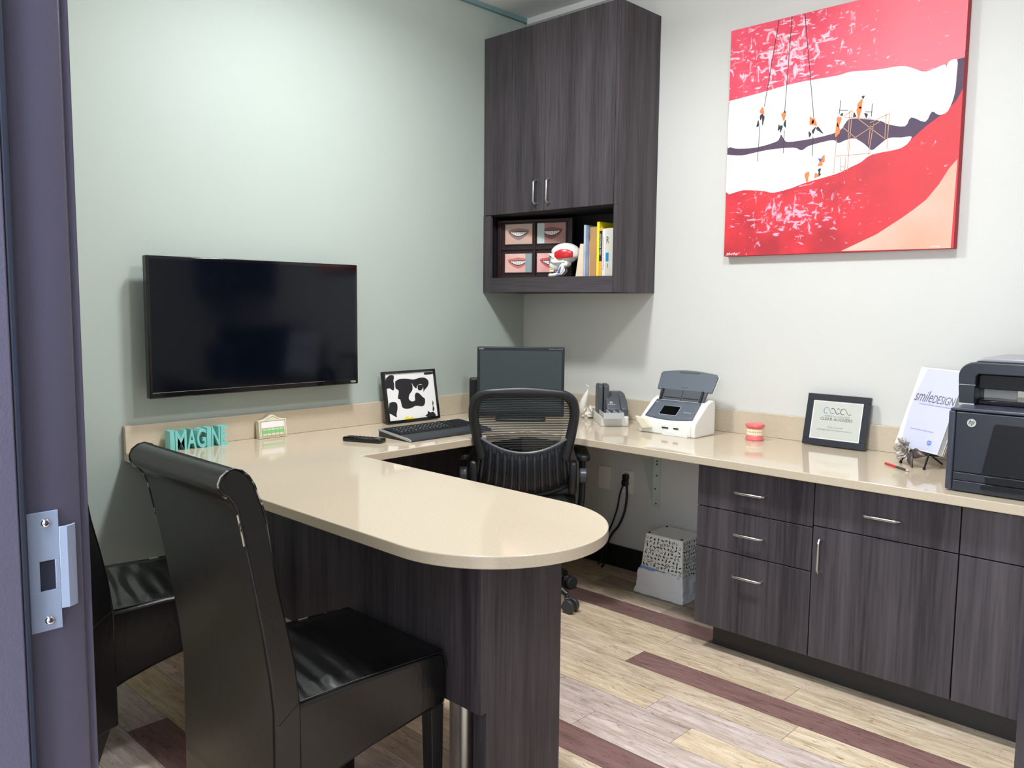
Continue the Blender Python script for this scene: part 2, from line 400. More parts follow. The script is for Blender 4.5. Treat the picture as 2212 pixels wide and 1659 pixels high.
t = thing('peninsula_base', 'dark laminate base carrying the rounded end of the beige counter', 'desk base', (1.72, -1.82, 0))
lx = lambda a: a - 1.72
ly = lambda a: a + 1.82
M().box(lx(.002), lx(1.72), ly(-1.975), ly(-1.955), .33, CT - ct - .0005).build('modesty_panel', lam, t, bevel=.0008)
M().box(lx(1.675), lx(1.72), ly(-1.9548), ly(-1.686), 0, CT - ct - .0005).build('end_panel', lam, t, bevel=.0008)
q = M().cyl((lx(1.545), ly(-1.86), 0), (lx(1.545), ly(-1.86), CT - ct - .001), .042, 40); q.cyl((lx(1.545), ly(-1.86), 0), (lx(1.545), ly(-1.86), .008), .06, 40)
q.build('support_post', steel, t, label='shiny steel support post')

tag(M().box(.001, .020, -1.953, -.024, .112, CT - ct - .0005).build('shade_panel', lam), 'added dark panel standing in for the shade under the counter', 'panel')  # dark sheet on the green wall in place of the shade there

# wall bracket under the counter
t = thing('counter_bracket', 'pale steel angle bracket under the beige counter beside the drawers', 'bracket', (.88, 0, .34))
q = M().box(-.02, .022, -.006, -.001, 0, .3795); q.box(-.02, .022, -.26, -.001, .3745, .3795)
brm = mat('pale green white enamel', (196, 206, 196), .45)
q.build('flange', brm, t, bevel=.001)
M().prism([(-.006, .02), (-.006, .374), (-.15, .374)], -.02, -.017, 'x').build('gusset', brm, t)
for zz in (.02, .09, .155, .21, .225, .275):
    M().cyl((.003 if zz != .09 else -.004, -.0062, zz), (.003 if zz != .09 else -.004, -.0078, zz), .0042, 12).build('screw', mat('dark screw', (70, 72, 66), .4, .6), t)

# ================================================================== BASE CABINETS
def pull(parent, x, z, y, horiz=True, L=.112):
    q = M(); h = L / 2; rr = .006
    if horiz: p = [(x - h, y, z), (x - h, y - .018, z), (x - h + .009, y - .027, z), (x + h - .009, y - .027, z), (x + h, y - .018, z), (x + h, y, z)]
    else: p = [(x, y, z - h), (x, y - .018, z - h), (x, y - .027, z - h + .009), (x, y - .027, z + h - .009), (x, y - .018, z + h), (x, y, z + h)]
    q.tube(p, .0048, 12)
    return q.build('handle', steel, parent, label='satin steel bar handle')
def base_cab(x0, x1, layout, name, label, toe_l=0, hx=None):
    t = thing(name, label, 'cabinet', (x0, -.56, 0)); w_ = x1 - x0
    M().box(.001, w_ - .001, 0, .555, .1, .716).build('carcass', lam, t, bevel=.0005)
    M().box(toe_l, w_, .06, .075, 0, .0995).build('toe_kick', toek, t)
    g = .0018
    for kind, za, zb, hz in layout:
        d = M().box(g, w_ - g, -.020, -.0012, za + g, zb - g).build('drawer_front' if kind == 'drawer' else 'door', lam, t, bevel=.0012)
        if kind == 'drawer': pull(d, w_ / 2 if hx is None else hx, hz, -.02)
        elif hz is not None: pull(d, hz, (.516 + .412) / 2, -.02, False)
    return t
base_cab(1.45, 1.90, [('drawer', .555, .710, .632), ('drawer', .40, .555, .478), ('drawer', .1, .40, .322)], 'drawer_cabinet', 'dark laminate cabinet of three drawers beside the waste bin', .04, .218)
base_cab(1.90, 2.354, [('drawer', .562, .710, .632), ('door', .1, .562, .032)], 'base_cabinet', 'dark laminate cabinet with one drawer over a door, next to the three drawers', 0)
base_cab(2.354, 2.82, [('drawer', .562, .710, .632), ('door', .1, .562, .43)], 'base_cabinet', 'dark laminate cabinet of drawer and door under the printer', 0)
base_cab(2.82, 3.40, [('drawer', .562, .710, .632), ('door', .1, .562, .05)], 'base_cabinet', 'dark laminate cabinet at the far right end beyond the printer', 0)

# ================================================================== WALL CABINET
t = thing('wall_cabinet', 'tall dark laminate wall cabinet with two doors over an open shelf', 'cabinet', (0, 0, 1.358))
W, D = .838, .308; z = lambda a: a - 1.358
e = .001
M().box(e, .05, -D, -D + .018, 0, z(1.742)).build('stile', lam, t, bevel=.0006); M().box(.822, W, -D, -D + .018, 0, z(1.742)).build('stile', lam, t, bevel=.0006)
M().box(.05, .822, -D, -D + .018, 0, z(1.431)).build('bottom_rail', lamh, t, bevel=.0006)
q = M(); q.box(W - .016, W, -D + .0185, -e, 0, z(2.6115)); q.box(W - .016, W, -D, -D + .018, z(1.743), z(2.6115)); q.build('side_panel', lam, t, bevel=.0005)
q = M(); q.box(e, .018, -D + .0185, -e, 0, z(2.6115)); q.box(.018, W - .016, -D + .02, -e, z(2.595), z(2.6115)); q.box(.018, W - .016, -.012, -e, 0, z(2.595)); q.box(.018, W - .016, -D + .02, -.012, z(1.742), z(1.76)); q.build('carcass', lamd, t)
M().box(.018, W - .0165, -D + .0185, -.012, z(1.413), z(1.431)).build('shelf', lamh, t)
for a, b_, hx in ((.003, .4098, .366), (.4122, .8200, .448)):
    d = M().box(a, b_, -D, -D + .0175, z(1.745), z(2.6115)).build('door', lam, t, bevel=.001)
    pull(d, hx, z(1.833), -D, False, .108)
M().cyl((.0185, -.27, z(1.455)), (.021, -.27, z(1.455)), .007, 14).build('hinge_cap', lgreyp, t)

# unseen cabinet added over the printer end to darken the tv reflection
t = thing('wall_cabinet', 'unseen dark cabinet added over the counter end to darken the television reflection', 'cabinet', (2.72, 0, 1.358))
M().box(0, .68, -.29, -e, 0, z(2.6115)).build('carcass', lam, t)
for a in (0, .341):
    d = M().box(a + .001, a + .338, -D, -.2905, .002, z(2.61)).build('door', lam, t, bevel=.001)
    pull(d, a + (.3 if a == 0 else .04), .08, -D, False, .108)

# ================================================================== CANVAS PICTURE
def lips(name, base, dark_, fl, cx_, cz_, rx, rz, thr, c2=None, c2x=.5):
    """Printed lip colour: glossy flecks are part of the print, gathered round one spot of the picture."""
    m = bpy.data.materials.new(name); m.use_nodes = True; nt = m.node_tree; N = nt.nodes; L = nt.links
    b = N['Principled BSDF']; b.inputs['Roughness'].default_value = .55
    tc = N.new('ShaderNodeTexCoord')
    def nz(st, sc, det, rot=(0, 0, 0), dist=0):
        mp = N.new('ShaderNodeMapping'); mp.inputs['Scale'].default_value = st; mp.inputs['Rotation'].default_value = rot; L.new(tc.outputs['Object'], mp.inputs[0])
        n = N.new('ShaderNodeTexNoise'); n.inputs['Scale'].default_value = sc; n.inputs['Detail'].default_value = det; n.inputs['Distortion'].default_value = dist; L.new(mp.outputs[0], n.inputs[0]); return n
    v = N.new('ShaderNodeMapping'); v.vector_type = 'POINT'
    v.inputs['Scale'].default_value = (1 / rx, 0, 1 / rz); v.inputs['Location'].default_value = (-cx_ / rx, 0, -cz_ / rz); L.new(tc.outputs['Object'], v.inputs[0])
    gr = N.new('ShaderNodeTexGradient'); gr.gradient_type = 'SPHERICAL'; L.new(v.outputs[0], gr.inputs[0])
    a = nz((1.6, 1, .8), 26, 3, (0, R(15), 0), .8); a2 = nz((.8, 1, 2.2), 34, 3, (0, R(-12), 0), .4)
    mxm = N.new('ShaderNodeMath'); mxm.operation = 'MAXIMUM'; L.new(a.outputs[0], mxm.inputs[0]); L.new(a2.outputs[0], mxm.inputs[1])
    s = N.new('ShaderNodeMath'); s.operation = 'MULTIPLY_ADD'; s.inputs[1].default_value = .20; L.new(gr.outputs['Fac'], s.inputs[0]); L.new(mxm.outputs[0], s.inputs[2])
    cr = N.new('ShaderNodeMapRange'); cr.inputs[1].default_value = thr; cr.inputs[2].default_value = thr + .08; L.new(s.outputs[0], cr.inputs[0])
    d = nz((1, 1, 1), 7, 5); m1 = N.new('ShaderNodeMix'); m1.data_type = 'RGBA'; m1.inputs[6].default_value = lin(base); m1.inputs[7].default_value = lin(dark_)
    rp = N.new('ShaderNodeMapRange'); rp.inputs[1].default_value = .35; rp.inputs[2].default_value = .65; L.new(d.outputs[0], rp.inputs[0]); L.new(rp.outputs[0], m1.inputs[0])
    out = m1.outputs[2]
    if c2:
        sx = N.new('ShaderNodeSeparateXYZ'); L.new(tc.outputs['Object'], sx.inputs[0]); r1 = N.new('ShaderNodeMapRange'); r1.inputs[1].default_value = c2x; r1.inputs[2].default_value = c2x + .35; L.new(sx.outputs[0], r1.inputs[0])
        m3 = N.new('ShaderNodeMix'); m3.data_type = 'RGBA'; m3.inputs[7].default_value = lin(c2); L.new(out, m3.inputs[6]); L.new(r1.outputs[0], m3.inputs[0]); out = m3.outputs[2]
    m2 = N.new('ShaderNodeMix'); m2.data_type = 'RGBA'; m2.inputs[7].default_value = lin(fl); L.new(cr.outputs[0], m2.inputs[0]); L.new(out, m2.inputs[6]); L.new(m2.outputs[2], b.inputs['Base Color'])
    return m
PW_, PH_ = .914, .942
t = thing('canvas_picture', 'large canvas print of red lips with tiny orange workers on white teeth', 'picture', (1.218, -.001, 1.515))
M().box(0, PW_, -.0385, 0, 0, PH_).build('canvas', mat('crimson canvas edge', (176, 26, 44), .6), t, bevel=.002)
def layer(pts, k, m, name, parent):
    y = -.0386 - .00025 * k
    n = len(pts); q = M(); q.prism([(min(max(a, .0008), PW_ - .0008), min(max(b_, .0008), PH_ - .0008)) for a, b_ in pts], -.0385, y, 'y')
    return q.build(name, m, parent, smooth=False)
upper = [(0.003,0.654),(0.1,0.661),(0.211,0.671),(0.275,0.677),(0.368,0.678),(0.468,0.677),(0.516,0.682),(0.61,0.672),(0.7,0.669),(0.745,0.652),(0.788,0.633),(0.846,0.647),(0.855,0.636),(0.862,0.654),(0.889,0.656),(0.89,0.602),(0.887,0.538),(0.868,0.483),(0.839,0.474),(0.815,0.489),(0.794,0.456),(0.745,0.479),(0.725,0.45),(0.666,0.465),(0.638,0.481),(0.591,0.494),(0.525,0.506),(0.506,0.495),(0.483,0.467),(0.429,0.455),(0.353,0.45),(0.274,0.45),(0.255,0.465),(0.243,0.483),(0.236,0.47),(0.22,0.457),(0.137,0.445),(0.051,0.45),(0.015,0.461),(-0.0,0.474)]
dark = [(-0.002,0.474),(0.243,0.494),(0.467,0.488),(0.524,0.527),(0.856,0.543),(0.88,0.657),(0.915,0.659),(0.916,0.555),(0.894,0.516),(0.86,0.482),(0.799,0.442),(0.758,0.408),(0.716,0.373),(0.611,0.376),(0.329,0.407),(0.069,0.419),(-0.0,0.427)]
lower = [(-0.001,0.431),(0.069,0.42),(0.132,0.425),(0.199,0.429),(0.297,0.425),(0.332,0.41),(0.359,0.423),(0.41,0.431),(0.46,0.434),(0.48,0.42),(0.509,0.428),(0.543,0.429),(0.582,0.403),(0.609,0.378),(0.638,0.396),(0.669,0.415),(0.714,0.411),(0.751,0.409),(0.716,0.373),(0.612,0.362),(0.571,0.338),(0.534,0.324),(0.476,0.303),(0.356,0.281),(0.293,0.264),(0.218,0.253),(0.173,0.264),(0.081,0.275),(-0.006,0.274)]
skin = [(0.909,0.312),(0.898,0.3),(0.883,0.282),(0.853,0.23),(0.813,0.179),(0.772,0.147),(0.729,0.117),(0.641,0.062),(0.572,0.032),(0.51,0.005),(0.904,0.0)]
ropes = [(0.214,0.939),(0.164,0.606),(0.269,0.939),(0.254,0.572),(0.322,0.939),(0.377,0.53),(0.148,0.532),(0.142,0.388),(0.256,0.497),(0.255,0.408),(0.377,0.457),(0.378,0.381),(0.482,0.581),(0.478,0.529),(0.603,0.55),(0.601,0.502),(0.477,0.544),(0.513,0.539),(0.578,0.524),(0.604,0.519)]
scaf = [(0.528,0.536),(0.52,0.311),(0.518,0.535),(0.518,0.387),(0.667,0.504),(0.664,0.374),(0.655,0.503),(0.655,0.412),(0.611,0.475),(0.598,0.363),(0.6,0.47),(0.596,0.401),(0.472,0.435),(0.467,0.304),(0.495,0.517),(0.528,0.536),(0.5,0.514),(0.601,0.495),(0.597,0.48),(0.667,0.504),(0.554,0.5),(0.651,0.417),(0.538,0.429),(0.638,0.483),(0.492,0.48),(0.553,0.425),(0.473,0.371),(0.607,0.367),(0.493,0.366),(0.495,0.304),(0.512,0.366),(0.51,0.307),(0.494,0.328),(0.51,0.326),(0.494,0.316),(0.511,0.314)]
orange = [(0.153,0.6),(0.158,0.579),(0.249,0.568),(0.252,0.543),(0.366,0.531),(0.37,0.506),(0.375,0.525),(0.384,0.5),(0.479,0.52),(0.477,0.487),(0.474,0.492),(0.474,0.447),(0.56,0.568),(0.555,0.541),(0.555,0.546),(0.553,0.509),(0.415,0.355),(0.409,0.342),(0.423,0.376),(0.42,0.355),(0.36,0.322),(0.359,0.288),(0.398,0.311),(0.397,0.299)]
blk = [(0.157,0.579),(0.148,0.558),(0.161,0.573),(0.16,0.538),(0.14,0.549),(0.137,0.529),(0.257,0.535),(0.258,0.512),(0.243,0.519),(0.24,0.497),(0.233,0.52),(0.232,0.503),(0.383,0.49),(0.375,0.472),(0.39,0.492),(0.413,0.469),(0.362,0.476),(0.365,0.461),(0.489,0.529),(0.488,0.524),(0.567,0.582),(0.567,0.577),(0.579,0.517),(0.584,0.505),(0.536,0.523),(0.539,0.511),(0.41,0.329),(0.409,0.317),(0.41,0.312),(0.409,0.303),(0.254,0.573),(0.254,0.567)]
blu = [(0.406,0.366),(0.416,0.363)]
sig = [(0.008,0.011),(0.086,0.008),(0.848,0.01),(0.88,0.009)]
upper_lip = [(0,0.942),(0,0.654),(0.003,0.654),(0.1,0.661),(0.211,0.671),(0.275,0.677),(0.368,0.678),(0.468,0.677),(0.516,0.682),(0.61,0.672),(0.7,0.669),(0.745,0.652),(0.788,0.633),(0.846,0.647),(0.855,0.636),(0.862,0.654),(0.889,0.656),(0.915,0.659),(0.914,0.942)]

lp = layer([(0, 0), (PW_, 0), (PW_, PH_), (0, PH_)], 1, lips('printed lower lip', (226, 52, 64), (176, 42, 54), (240, 168, 190), .30, .17, .38, .17, .70, (205, 58, 66), .45), 'lower_lip_print', t)
ul = layer(upper_lip, 2, lips('printed upper lip', (238, 78, 104), (220, 56, 86), (250, 196, 212), .24, .80, .44, .25, .685, (250, 118, 132), .36), 'upper_lip_print', t)
layer(skin, 2, mat('printed peach skin', (250, 158, 132), .6, rgb2=(240, 190, 175), vscale=3), 'skin_print', t)
def soft(p): return [(q_.x, q_.y) for q_ in smoothpts([(a, b_, 0) for a, b_ in p + [p[0]]], 3)][:-1]
layer(dark, 3, mat('printed dark mouth', (68, 58, 84), .6, rgb2=(84, 60, 82), vscale=6), 'mouth_print', t)
tw = mat('printed white teeth', (238, 235, 240), .55, var=.02, vscale=3)
layer(soft(upper), 4, tw, 'upper_teeth_print', t); layer(soft(lower), 4, tw, 'lower_teeth_print', t)
def strokes(L, k, wd, m, name):
    q = M()
    for i in range(0, len(L), 2):
        a = Vector(L[i]); b_ = Vector(L[i + 1]); d = (b_ - a); 
        if d.length < 1e-4: continue
        d.normalize(); nn = Vector((-d.y, d.x)) * wd / 2
        q.prism([tuple(a - nn), tuple(b_ - nn), tuple(b_ + nn), tuple(a + nn)], -.0390, -.0386 - .00025 * k, 'y')
    return q.build(name, m, t, smooth=False)
strokes(ropes, 5, .0026, mat('printed dark line', (52, 50, 66), .6), 'rope_print')
strokes(scaf, 6, .0026, mat('printed scaffold', (196, 150, 120), .6), 'scaffold_print')
def blobs(L, k, m, name, base_w):
    for i in range(0, len(L), 2):
        q = M()
        a = Vector(L[i]); b_ = Vector(L[i + 1]); d = b_ - a; ln = d.length; d.normalize(); nn = Vector((-d.y, d.x))
        pts = []
        for j in range(14):
            an = 2 * PI * j / 14; rr = 1 + .25 * math.sin(3 * an + i)
            p = (a + b_) / 2 + d * math.cos(an) * (ln / 2 + .003) * rr + nn * math.sin(an) * base_w * rr; pts.append(tuple(p))
        q.prism(pts, -.0390, -.0386 - .00025 * k, 'y')
        q.build(name, m, t, smooth=False)
blobs(blk, 7, mat('printed dark clothes', (46, 40, 52), .6), 'tool_print', .0052)
blobs(orange, 8, mat('printed orange workwear', (240, 126, 66), .6), 'worker_print', .0088)
blobs(blu, 9, mat('printed blue', (60, 90, 190), .6), 'bag_print', .005)
sg = M(); sg.tube(smoothpts([(.012, -.0392, .004), (.022, -.0392, .012), (.015, -.0392, .013), (.021, -.0392, .005), (.028, -.0392, .016), (.029, -.0392, .006), (.035, -.0392, .011), (.038, -.0392, .006), (.044, -.0392, .014), (.048, -.0392, .006), (.052, -.0392, .015), (.056, -.0392, .007), (.063, -.0392, .014), (.058, -.0392, .004), (.076, -.0392, .015)], 4), .0011, 5); sg.build('signature', paper, t)
text('edition_number', '97/200', (.838, -.0395, .006), X, Z, .030, .006, .0002, paper, t, shear=.2)

# ================================================================== TELEVISION
t = thing('television', 'black flat screen television mounted on the green wall', 'television', (0, -1.602, .9497), 90)
w2, hh = .451, .5124
M().box(-w2, w2, -.0905, -.060, 0, hh).build('frame', gloss, t, bevel=.003)
M().prism(rrect(-w2 + .05, w2 - .05, .05, hh - .06, .03), -.0600, -.034, 'y').build('back_cover', bplas, t, bevel=.01)
M().box(-w2 + .012, w2 - .012, -.0915, -.0900, .024, hh - .012).build('screen', screen_m, t)
q = M(); q.box(-.12, .12, -.034, -.001, .16, .36); q.build('wall_mount', bplas, t)
M().box(-w2 + .01, w2 - .17, -.0912, -.0900, .0195, .0208).build('trim_line', steel, t)
text('lettering', 'VIZIO', (w2 - .040, -.0907, .007), X, Z, .027, .008, .0003, paper, t)

# ================================================================== ON THE LEFT COUNTER
t = thing('word_sign', 'aqua block letters spelling a word on the counter beneath the television', 'sign', (.040, -1.945, CT))
yy = -.038
for ch, wd in zip('IMAGINE', (.017, .043, .036, .036, .017, .034, .028)):
    text('letter', ch, (.0, yy, 0), Y, Z, wd, .074, .045, aqua, t, bold=.02)
    yy += wd + .0022
t = thing('desk_plaque', 'small cream desk plaque with a green strip, against the backsplash', 'plaque', (.0505, -1.5475, CT), 90, -6)
pts = [(-.0625, 0), (.0625, 0), (.0625, .074), (.045, .075), (.03, .079), (.018, .085), (.008, .092), (0, .095), (-.008, .092), (-.018, .085), (-.03, .079), (-.045, .075), (-.0625, .074)]
M().prism(pts, -.010, .016, 'y').build('board', creamp, t, bevel=.002)
q = M(); q.tube([(-.056, -.0105, .006), (.056, -.0105, .006), (.056, -.0105, .069), (-.056, -.0105, .069)], .0012, 6, True)
for x in (-.046, -.028, -.0095, .0095, .028, .046): q.tube([(x, -.0105, .010), (x, -.0105, .040)], .0009, 6)
q.tube([(-.05, -.0105, .010), (.05, -.0105, .010), (.05, -.0105, .040), (-.05, -.0105, .040)], .0009, 6, True)
q.tube([(-.03, -.0105, .074), (0, -.0105, .088), (.03, -.0105, .074)], .001, 6)
q.build('relief', mat('antique gold cream', (178, 168, 130), .4), t)
M().box(-.049, .049, -.0107, -.0102, .020, .033).build('green_strip', mat('bright green paint', (120, 205, 130), .5), t)
q = M(); q.box(-.050, .050, -.0105, -.0100, .043, .066); q.build('name_card', paper, t)

# framed cartoon on its stand
t = thing('picture_frame', 'black framed black and white cartoon bull print standing on the counter', 'picture frame', (.072, -.832, CT + .001), 90, -10)
fw, fh = .31, .238
q = M(); 
for a in ((-fw / 2, fw / 2, 0, .011), (-fw / 2, fw / 2, fh - .011, fh), (-fw / 2, -fw / 2 + .011, .011, fh - .011), (fw / 2 - .011, fw / 2, .011, fh - .011)): q.box(a[0], a[1], -.022, 0, a[2], a[3])
q.build('frame', gloss, t, bevel=.0012)
M().box(-fw / 2 + .0112, fw / 2 - .0112, -.016, -.004, .0112, fh - .0112).build('print', paper, t)
M().prism([(-.001, fh * .6), (.045, .012), (.041, .012), (-.001, fh * .55)], -.03, .03, 'x').build('easel_back', bplas, t)
def cart(pts, name, m, k=0):
    P = smoothpts([(a * fw - fw / 2, 0, fh - b_ * fh) for a, b_ in pts] + [(pts[0][0] * fw - fw / 2, 0, fh - pts[0][1] * fh)], 4)[:-1]
    return M().prism([(p.x, p.z) for p in P], -.0160, -.0164 - .0003 * k, 'y').build(name, m, t, smooth=False)
cart([(0.217,0.199),(0.302,0.158),(0.44,0.162),(0.565,0.188),(0.673,0.165),(0.78,0.166),(0.845,0.216),(0.854,0.292),(0.814,0.362),(0.746,0.43),(0.697,0.536),(0.744,0.578),(0.738,0.675),(0.684,0.731),(0.557,0.71),(0.46,0.744),(0.367,0.746),(0.302,0.715),(0.285,0.629),(0.272,0.555),(0.234,0.527),(0.263,0.385),(0.212,0.332)], 'bull_print', ink, 0)
cart([(0.522,0.25),(0.559,0.327),(0.601,0.367),(0.632,0.309),(0.704,0.291),(0.733,0.343),(0.734,0.429),(0.698,0.524),(0.646,0.47),(0.59,0.452),(0.555,0.51),(0.553,0.595),(0.488,0.613),(0.437,0.559),(0.459,0.476),(0.514,0.408),(0.534,0.337)], 'muzzle_print', paper, 1)
cart([(0.632,0.309),(0.715,0.304),(0.73,0.367),(0.689,0.412),(0.632,0.395)], 'nose_print', ink, 2)
cart([(0.057,0.125),(0.119,0.077),(0.187,0.075),(0.204,0.125),(0.185,0.184),(0.194,0.257),(0.174,0.364),(0.131,0.348),(0.1,0.321),(0.023,0.314)], 'horn_print', ink, 0)
cart([(0.066,0.606),(0.136,0.589),(0.2,0.62),(0.206,0.717),(0.174,0.834),(0.178,0.887),(0.115,0.851),(0.084,0.824),(0.04,0.783)], 'horn_print', ink, 0)
cart([(0.719,0.919),(0.77,0.888),(0.776,0.839),(0.832,0.87),(0.881,0.863),(0.922,0.917),(0.915,0.971),(0.843,0.97),(0.806,0.983),(0.762,0.953)], 'diamond_print', ink, 0)
cart([(0.336,0.905),(0.382,0.9),(0.414,0.928),(0.462,0.914),(0.492,0.947),(0.537,0.942),(0.524,0.975),(0.328,0.967)], 'grass_print', mat('printed yellow', (250, 230, 40), .5), 0)
cart([(0.793,0.063),(0.948,0.066),(0.948,0.106),(0.792,0.108)], 'tag_print', ink, 0)
cart([(0.894,0.63),(0.91,0.693),(0.894,0.741),(0.914,0.793),(0.894,0.852),(0.874,0.825),(0.886,0.765),(0.885,0.703)], 'vine_print', ink, 0)


# keyboard
t = thing('keyboard', 'black full size computer keyboard with a palm rest, silver side edges', 'keyboard', (.415, -.99, CT), 90 - 0)
kx = .225
prof = [(-.115, .0), (-.117, .008), (-.10, .014), (-.045, .0205), (.085, .032), (.094, .030), (.095, 0)]
q = M(); q.prism(prof, -kx, kx, 'x'); q.build('body', bplas2, t, bevel=.002)
for s in (-1, 1):
    q = M(); q.prism([(-.117, .001), (-.118, .008), (-.10, .0145), (.085, .0325), (.095, .030), (.095, .026), (-.08, .006)], s * kx, s * (kx + .003), 'x')
    q.build('side_trim', lgreyp, t)
q = M()
zk = lambda y: .0215 + (y + .045) * .0885
for r in range(6):
    y0 = -.038 + r * .0195 + (.004 if r == 5 else 0); x = -kx + .010; n = 0
    if r == 0: wd = [.024, .02, .02, .10, .02, .02, .024]
    elif r == 1: wd = [.038] + [.019] * 10 + [.042]
    elif r == 2: wd = [.032] + [.019] * 11 + [.029]
    elif r == 3: wd = [.026] + [.019] * 12 + [.024]
    elif r == 4: wd = [.019] * 13 + [.032]
    else: wd = [.0195] * 14
    for v in wd + [-.006, .019, .019, .019, -.006, .019, .019, .019, .019]:
        if v < 0: x -= v; continue
        if x + v > kx - .004: break
        zz = zk(y0)
        hh_ = .0165 if r < 5 else .010
        q.add([(x + .001, y0, zz), (x + v - .001, y0, zz), (x + v - .001, y0 + hh_, zk(y0 + hh_)), (x + .001, y0 + hh_, zk(y0 + hh_)),
               (x + .003, y0 + .002, zz + .0045), (x + v - .003, y0 + .002, zz + .0045), (x + v - .003, y0 + hh_ - .002, zk(y0 + hh_) + .0045), (x + .003, y0 + hh_ - .002, zk(y0 + hh_) + .0045)],
              [(4, 5, 6, 7), (0, 1, 5, 4), (1, 2, 6, 5), (2, 3, 7, 6), (3, 0, 4, 7)]); x += v
q.build('keys', bplas, t, ang=60)
q = M()
for r in range(1, 5):
    for i in range(14):
        x = -kx + .034 + i * .019 + r * .002; y0 = -.038 + r * .0195 + .006
        if x > kx - .02: continue
        q.box(x, x + .0045, y0, y0 + .006, zk(y0) + .0046, zk(y0) + .0051)
q.build('key_legends', lgreyp, t, smooth=False)

# remote control
t = thing('remote_control', 'slim black remote control lying on the counter by the keyboard', 'remote control', (.385, -1.335, CT), 23)
M().prism(rrect(-.088, .088, -.026, .026, .011), 0, .018, 'z').build('body', gloss, t, bevel=.006, seg=3)
q = M()
for i in range(7):
    for j in range(3): q.prism(rrect(-.066 + i * .018, -.056 + i * .018, -.016 + j * .012, -.009 + j * .012, .002, 2), .0178, .0196, 'z')
q.build('buttons', bplas2, t)

# speaker beside the monitor
t = thing('computer_speaker', 'slim black upright computer speaker beside the corner monitor', 'speaker', (.146, -.506, CT), 45)
M().box(-.022, .022, -.03, .03, .012, .192).build('cabinet', bplas, t, bevel=.008, seg=3)
M().box(-.026, .026, -.036, .036, 0, .012).build('foot', gloss, t, bevel=.003)
M().prism(rrect(-.018, .018, .03, .18, .008), -.0325, -.0295, 'y').build('grille', mat('black speaker cloth', (18, 20, 22), .9, bump=.5, bscale=700), t)

# monitor in the corner
t = thing('monitor', 'grey flat computer monitor with a dark screen in the corner', 'monitor', (.345, -.385, CT), 43.3)
mw, mh = .209, .335
q = M(); q.prism(rrect(-mw, mw, .012, .012 + mh, .006), -.025, .010, 'y'); mb = q.build('housing', mat('monitor slate bezel', (30, 36, 43), .4), t, bevel=.003)
M().box(-mw + .014, mw - .014, -.0262, -.0245, .034, mh - .006).build('screen', mon_scr, t)
M().prism([(-.14, .06), (.14, .06), (.11, .29), (-.11, .29)], .010, .045, 'y').build('back_shell', bplas2, t, bevel=.01)
M().box(-.04, .04, .045, .075, .006, .22).build('neck', bplas, t, bevel=.006)
M().prism(rrect(-.12, .12, -.10, .11, .02), 0, .011, 'z').build('base', bplas, t, bevel=.004)
text('lettering', 'NEC', (-mw + .010, -.0251, mh - .0005), X, Z, .022, .0065, .0003, lgreyp, t, bold=.01)
text('lettering', 'MultiSync LCD1970', (mw - .075, -.0251, mh + .0005), X, Z, .066, .0045, .0003, lgreyp, t)

# dolphin ornament
t = thing('dolphin_ornament', 'ivory figurine of a leaping dolphin over a white coral rock', 'figurine', (.553, -.122, CT))
def rock(d): return .82 + .35 * noise.noise(d * 2.3 + Vector((3, 1, 2))) + .15 * noise.noise(d * 6)
M().ball((0, 0, .021), (.044, .040, .030), 28, 16, rock).build('rock', bone, t)
P = smoothpts([(-.010, -.030, .020), (-.009, -.033, .045), (-.004, -.032, .075), (.002, -.027, .102), (.008, -.020, .128), (.011, -.014, .154)], 6)
rad = [.0025 + .0165 * math.sin(PI * min(1, max(0, (i / (len(P) - 1)) ** .75 * 1.12))) ** .75 if (i / (len(P) - 1)) ** .75 * 1.12 < 1 else .0022 for i in range(len(P))]
M().tube(P, rad, 16).build('dolphin', bone, t, ang=80)
q = M(); q.prism([(-.010, .07), (-.040, .058), (-.031, .078), (-.012, .092)], -.034, -.030, 'y'); q.build('fin', bone, t, bevel=.001); q = M(); q.prism([(.011, .150), (.026, .166), (.012, .160), (-.004, .166)], -.018, -.014, 'y'); q.build('tail_fin', bone, t, bevel=.001)
q = M()
for a, l_ in ((20, .05), (150, .048), (80, .05), (210, .055), (-30, .05), (-80, .045)):
    c_ = Vector((math.cos(R(a)), math.sin(R(a)), .0)); q.tube([c_ * .012 + Vector((0, 0, .035)), c_ * .03 + Vector((0, 0, .048 + .01 * math.sin(a)))  , c_ * l_ + Vector((0, 0, .036))], [.010, .008, .002], 8)
q.build('coral_leaves', bone, t, ang=70)

# ================================================================== ON THE RIGHT COUNTER
t = thing('cheque_scanner', 'small slate grey cheque scanner with an upright tower and a white base', 'scanner', (.728, -.172, CT), 47)
hw = .064
M().prism(rrect(-hw, hw, -.12, .12, .012), 0, .043, 'z').build('base', whitep, t, bevel=.003)
q = M(); q.prism([(-.055, .043), (-.057, .07), (-.02, .118), (.03, .142), (.085, .142), (.112, .125), (.117, .043)], -.028, hw - .001, 'x'); q.build('body', dgrey, t, bevel=.006, seg=3)
q = M(); q.prism([(-.085, .043), (-.087, .075), (-.05, .110), (.02, .138), (.085, .130), (.117, .11), (.117, .043)], .034, hw + .003, 'x'); q.build('side_cover', dgrey, t, bevel=.005)
q = M(); q.prism([(-.02, .043), (-.02, .175), (.0, .182), (.055, .182), (.075, .168), (.08, .043)], -hw + .002, -.042, 'x'); q.prism([(-.02, .043), (-.02, .175), (.0, .182), (.055, .182), (.075, .168), (.08, .043)], -.036, -.012, 'x')
q.build('feed_tower', dgrey, t, bevel=.004)
q = M(); q.box(-.062, .03, -.165, -.045, .043, .047)
for x in (-.062, -.03, .001, .029): q.box(x, x + .003, -.165, -.045, .045, .068)
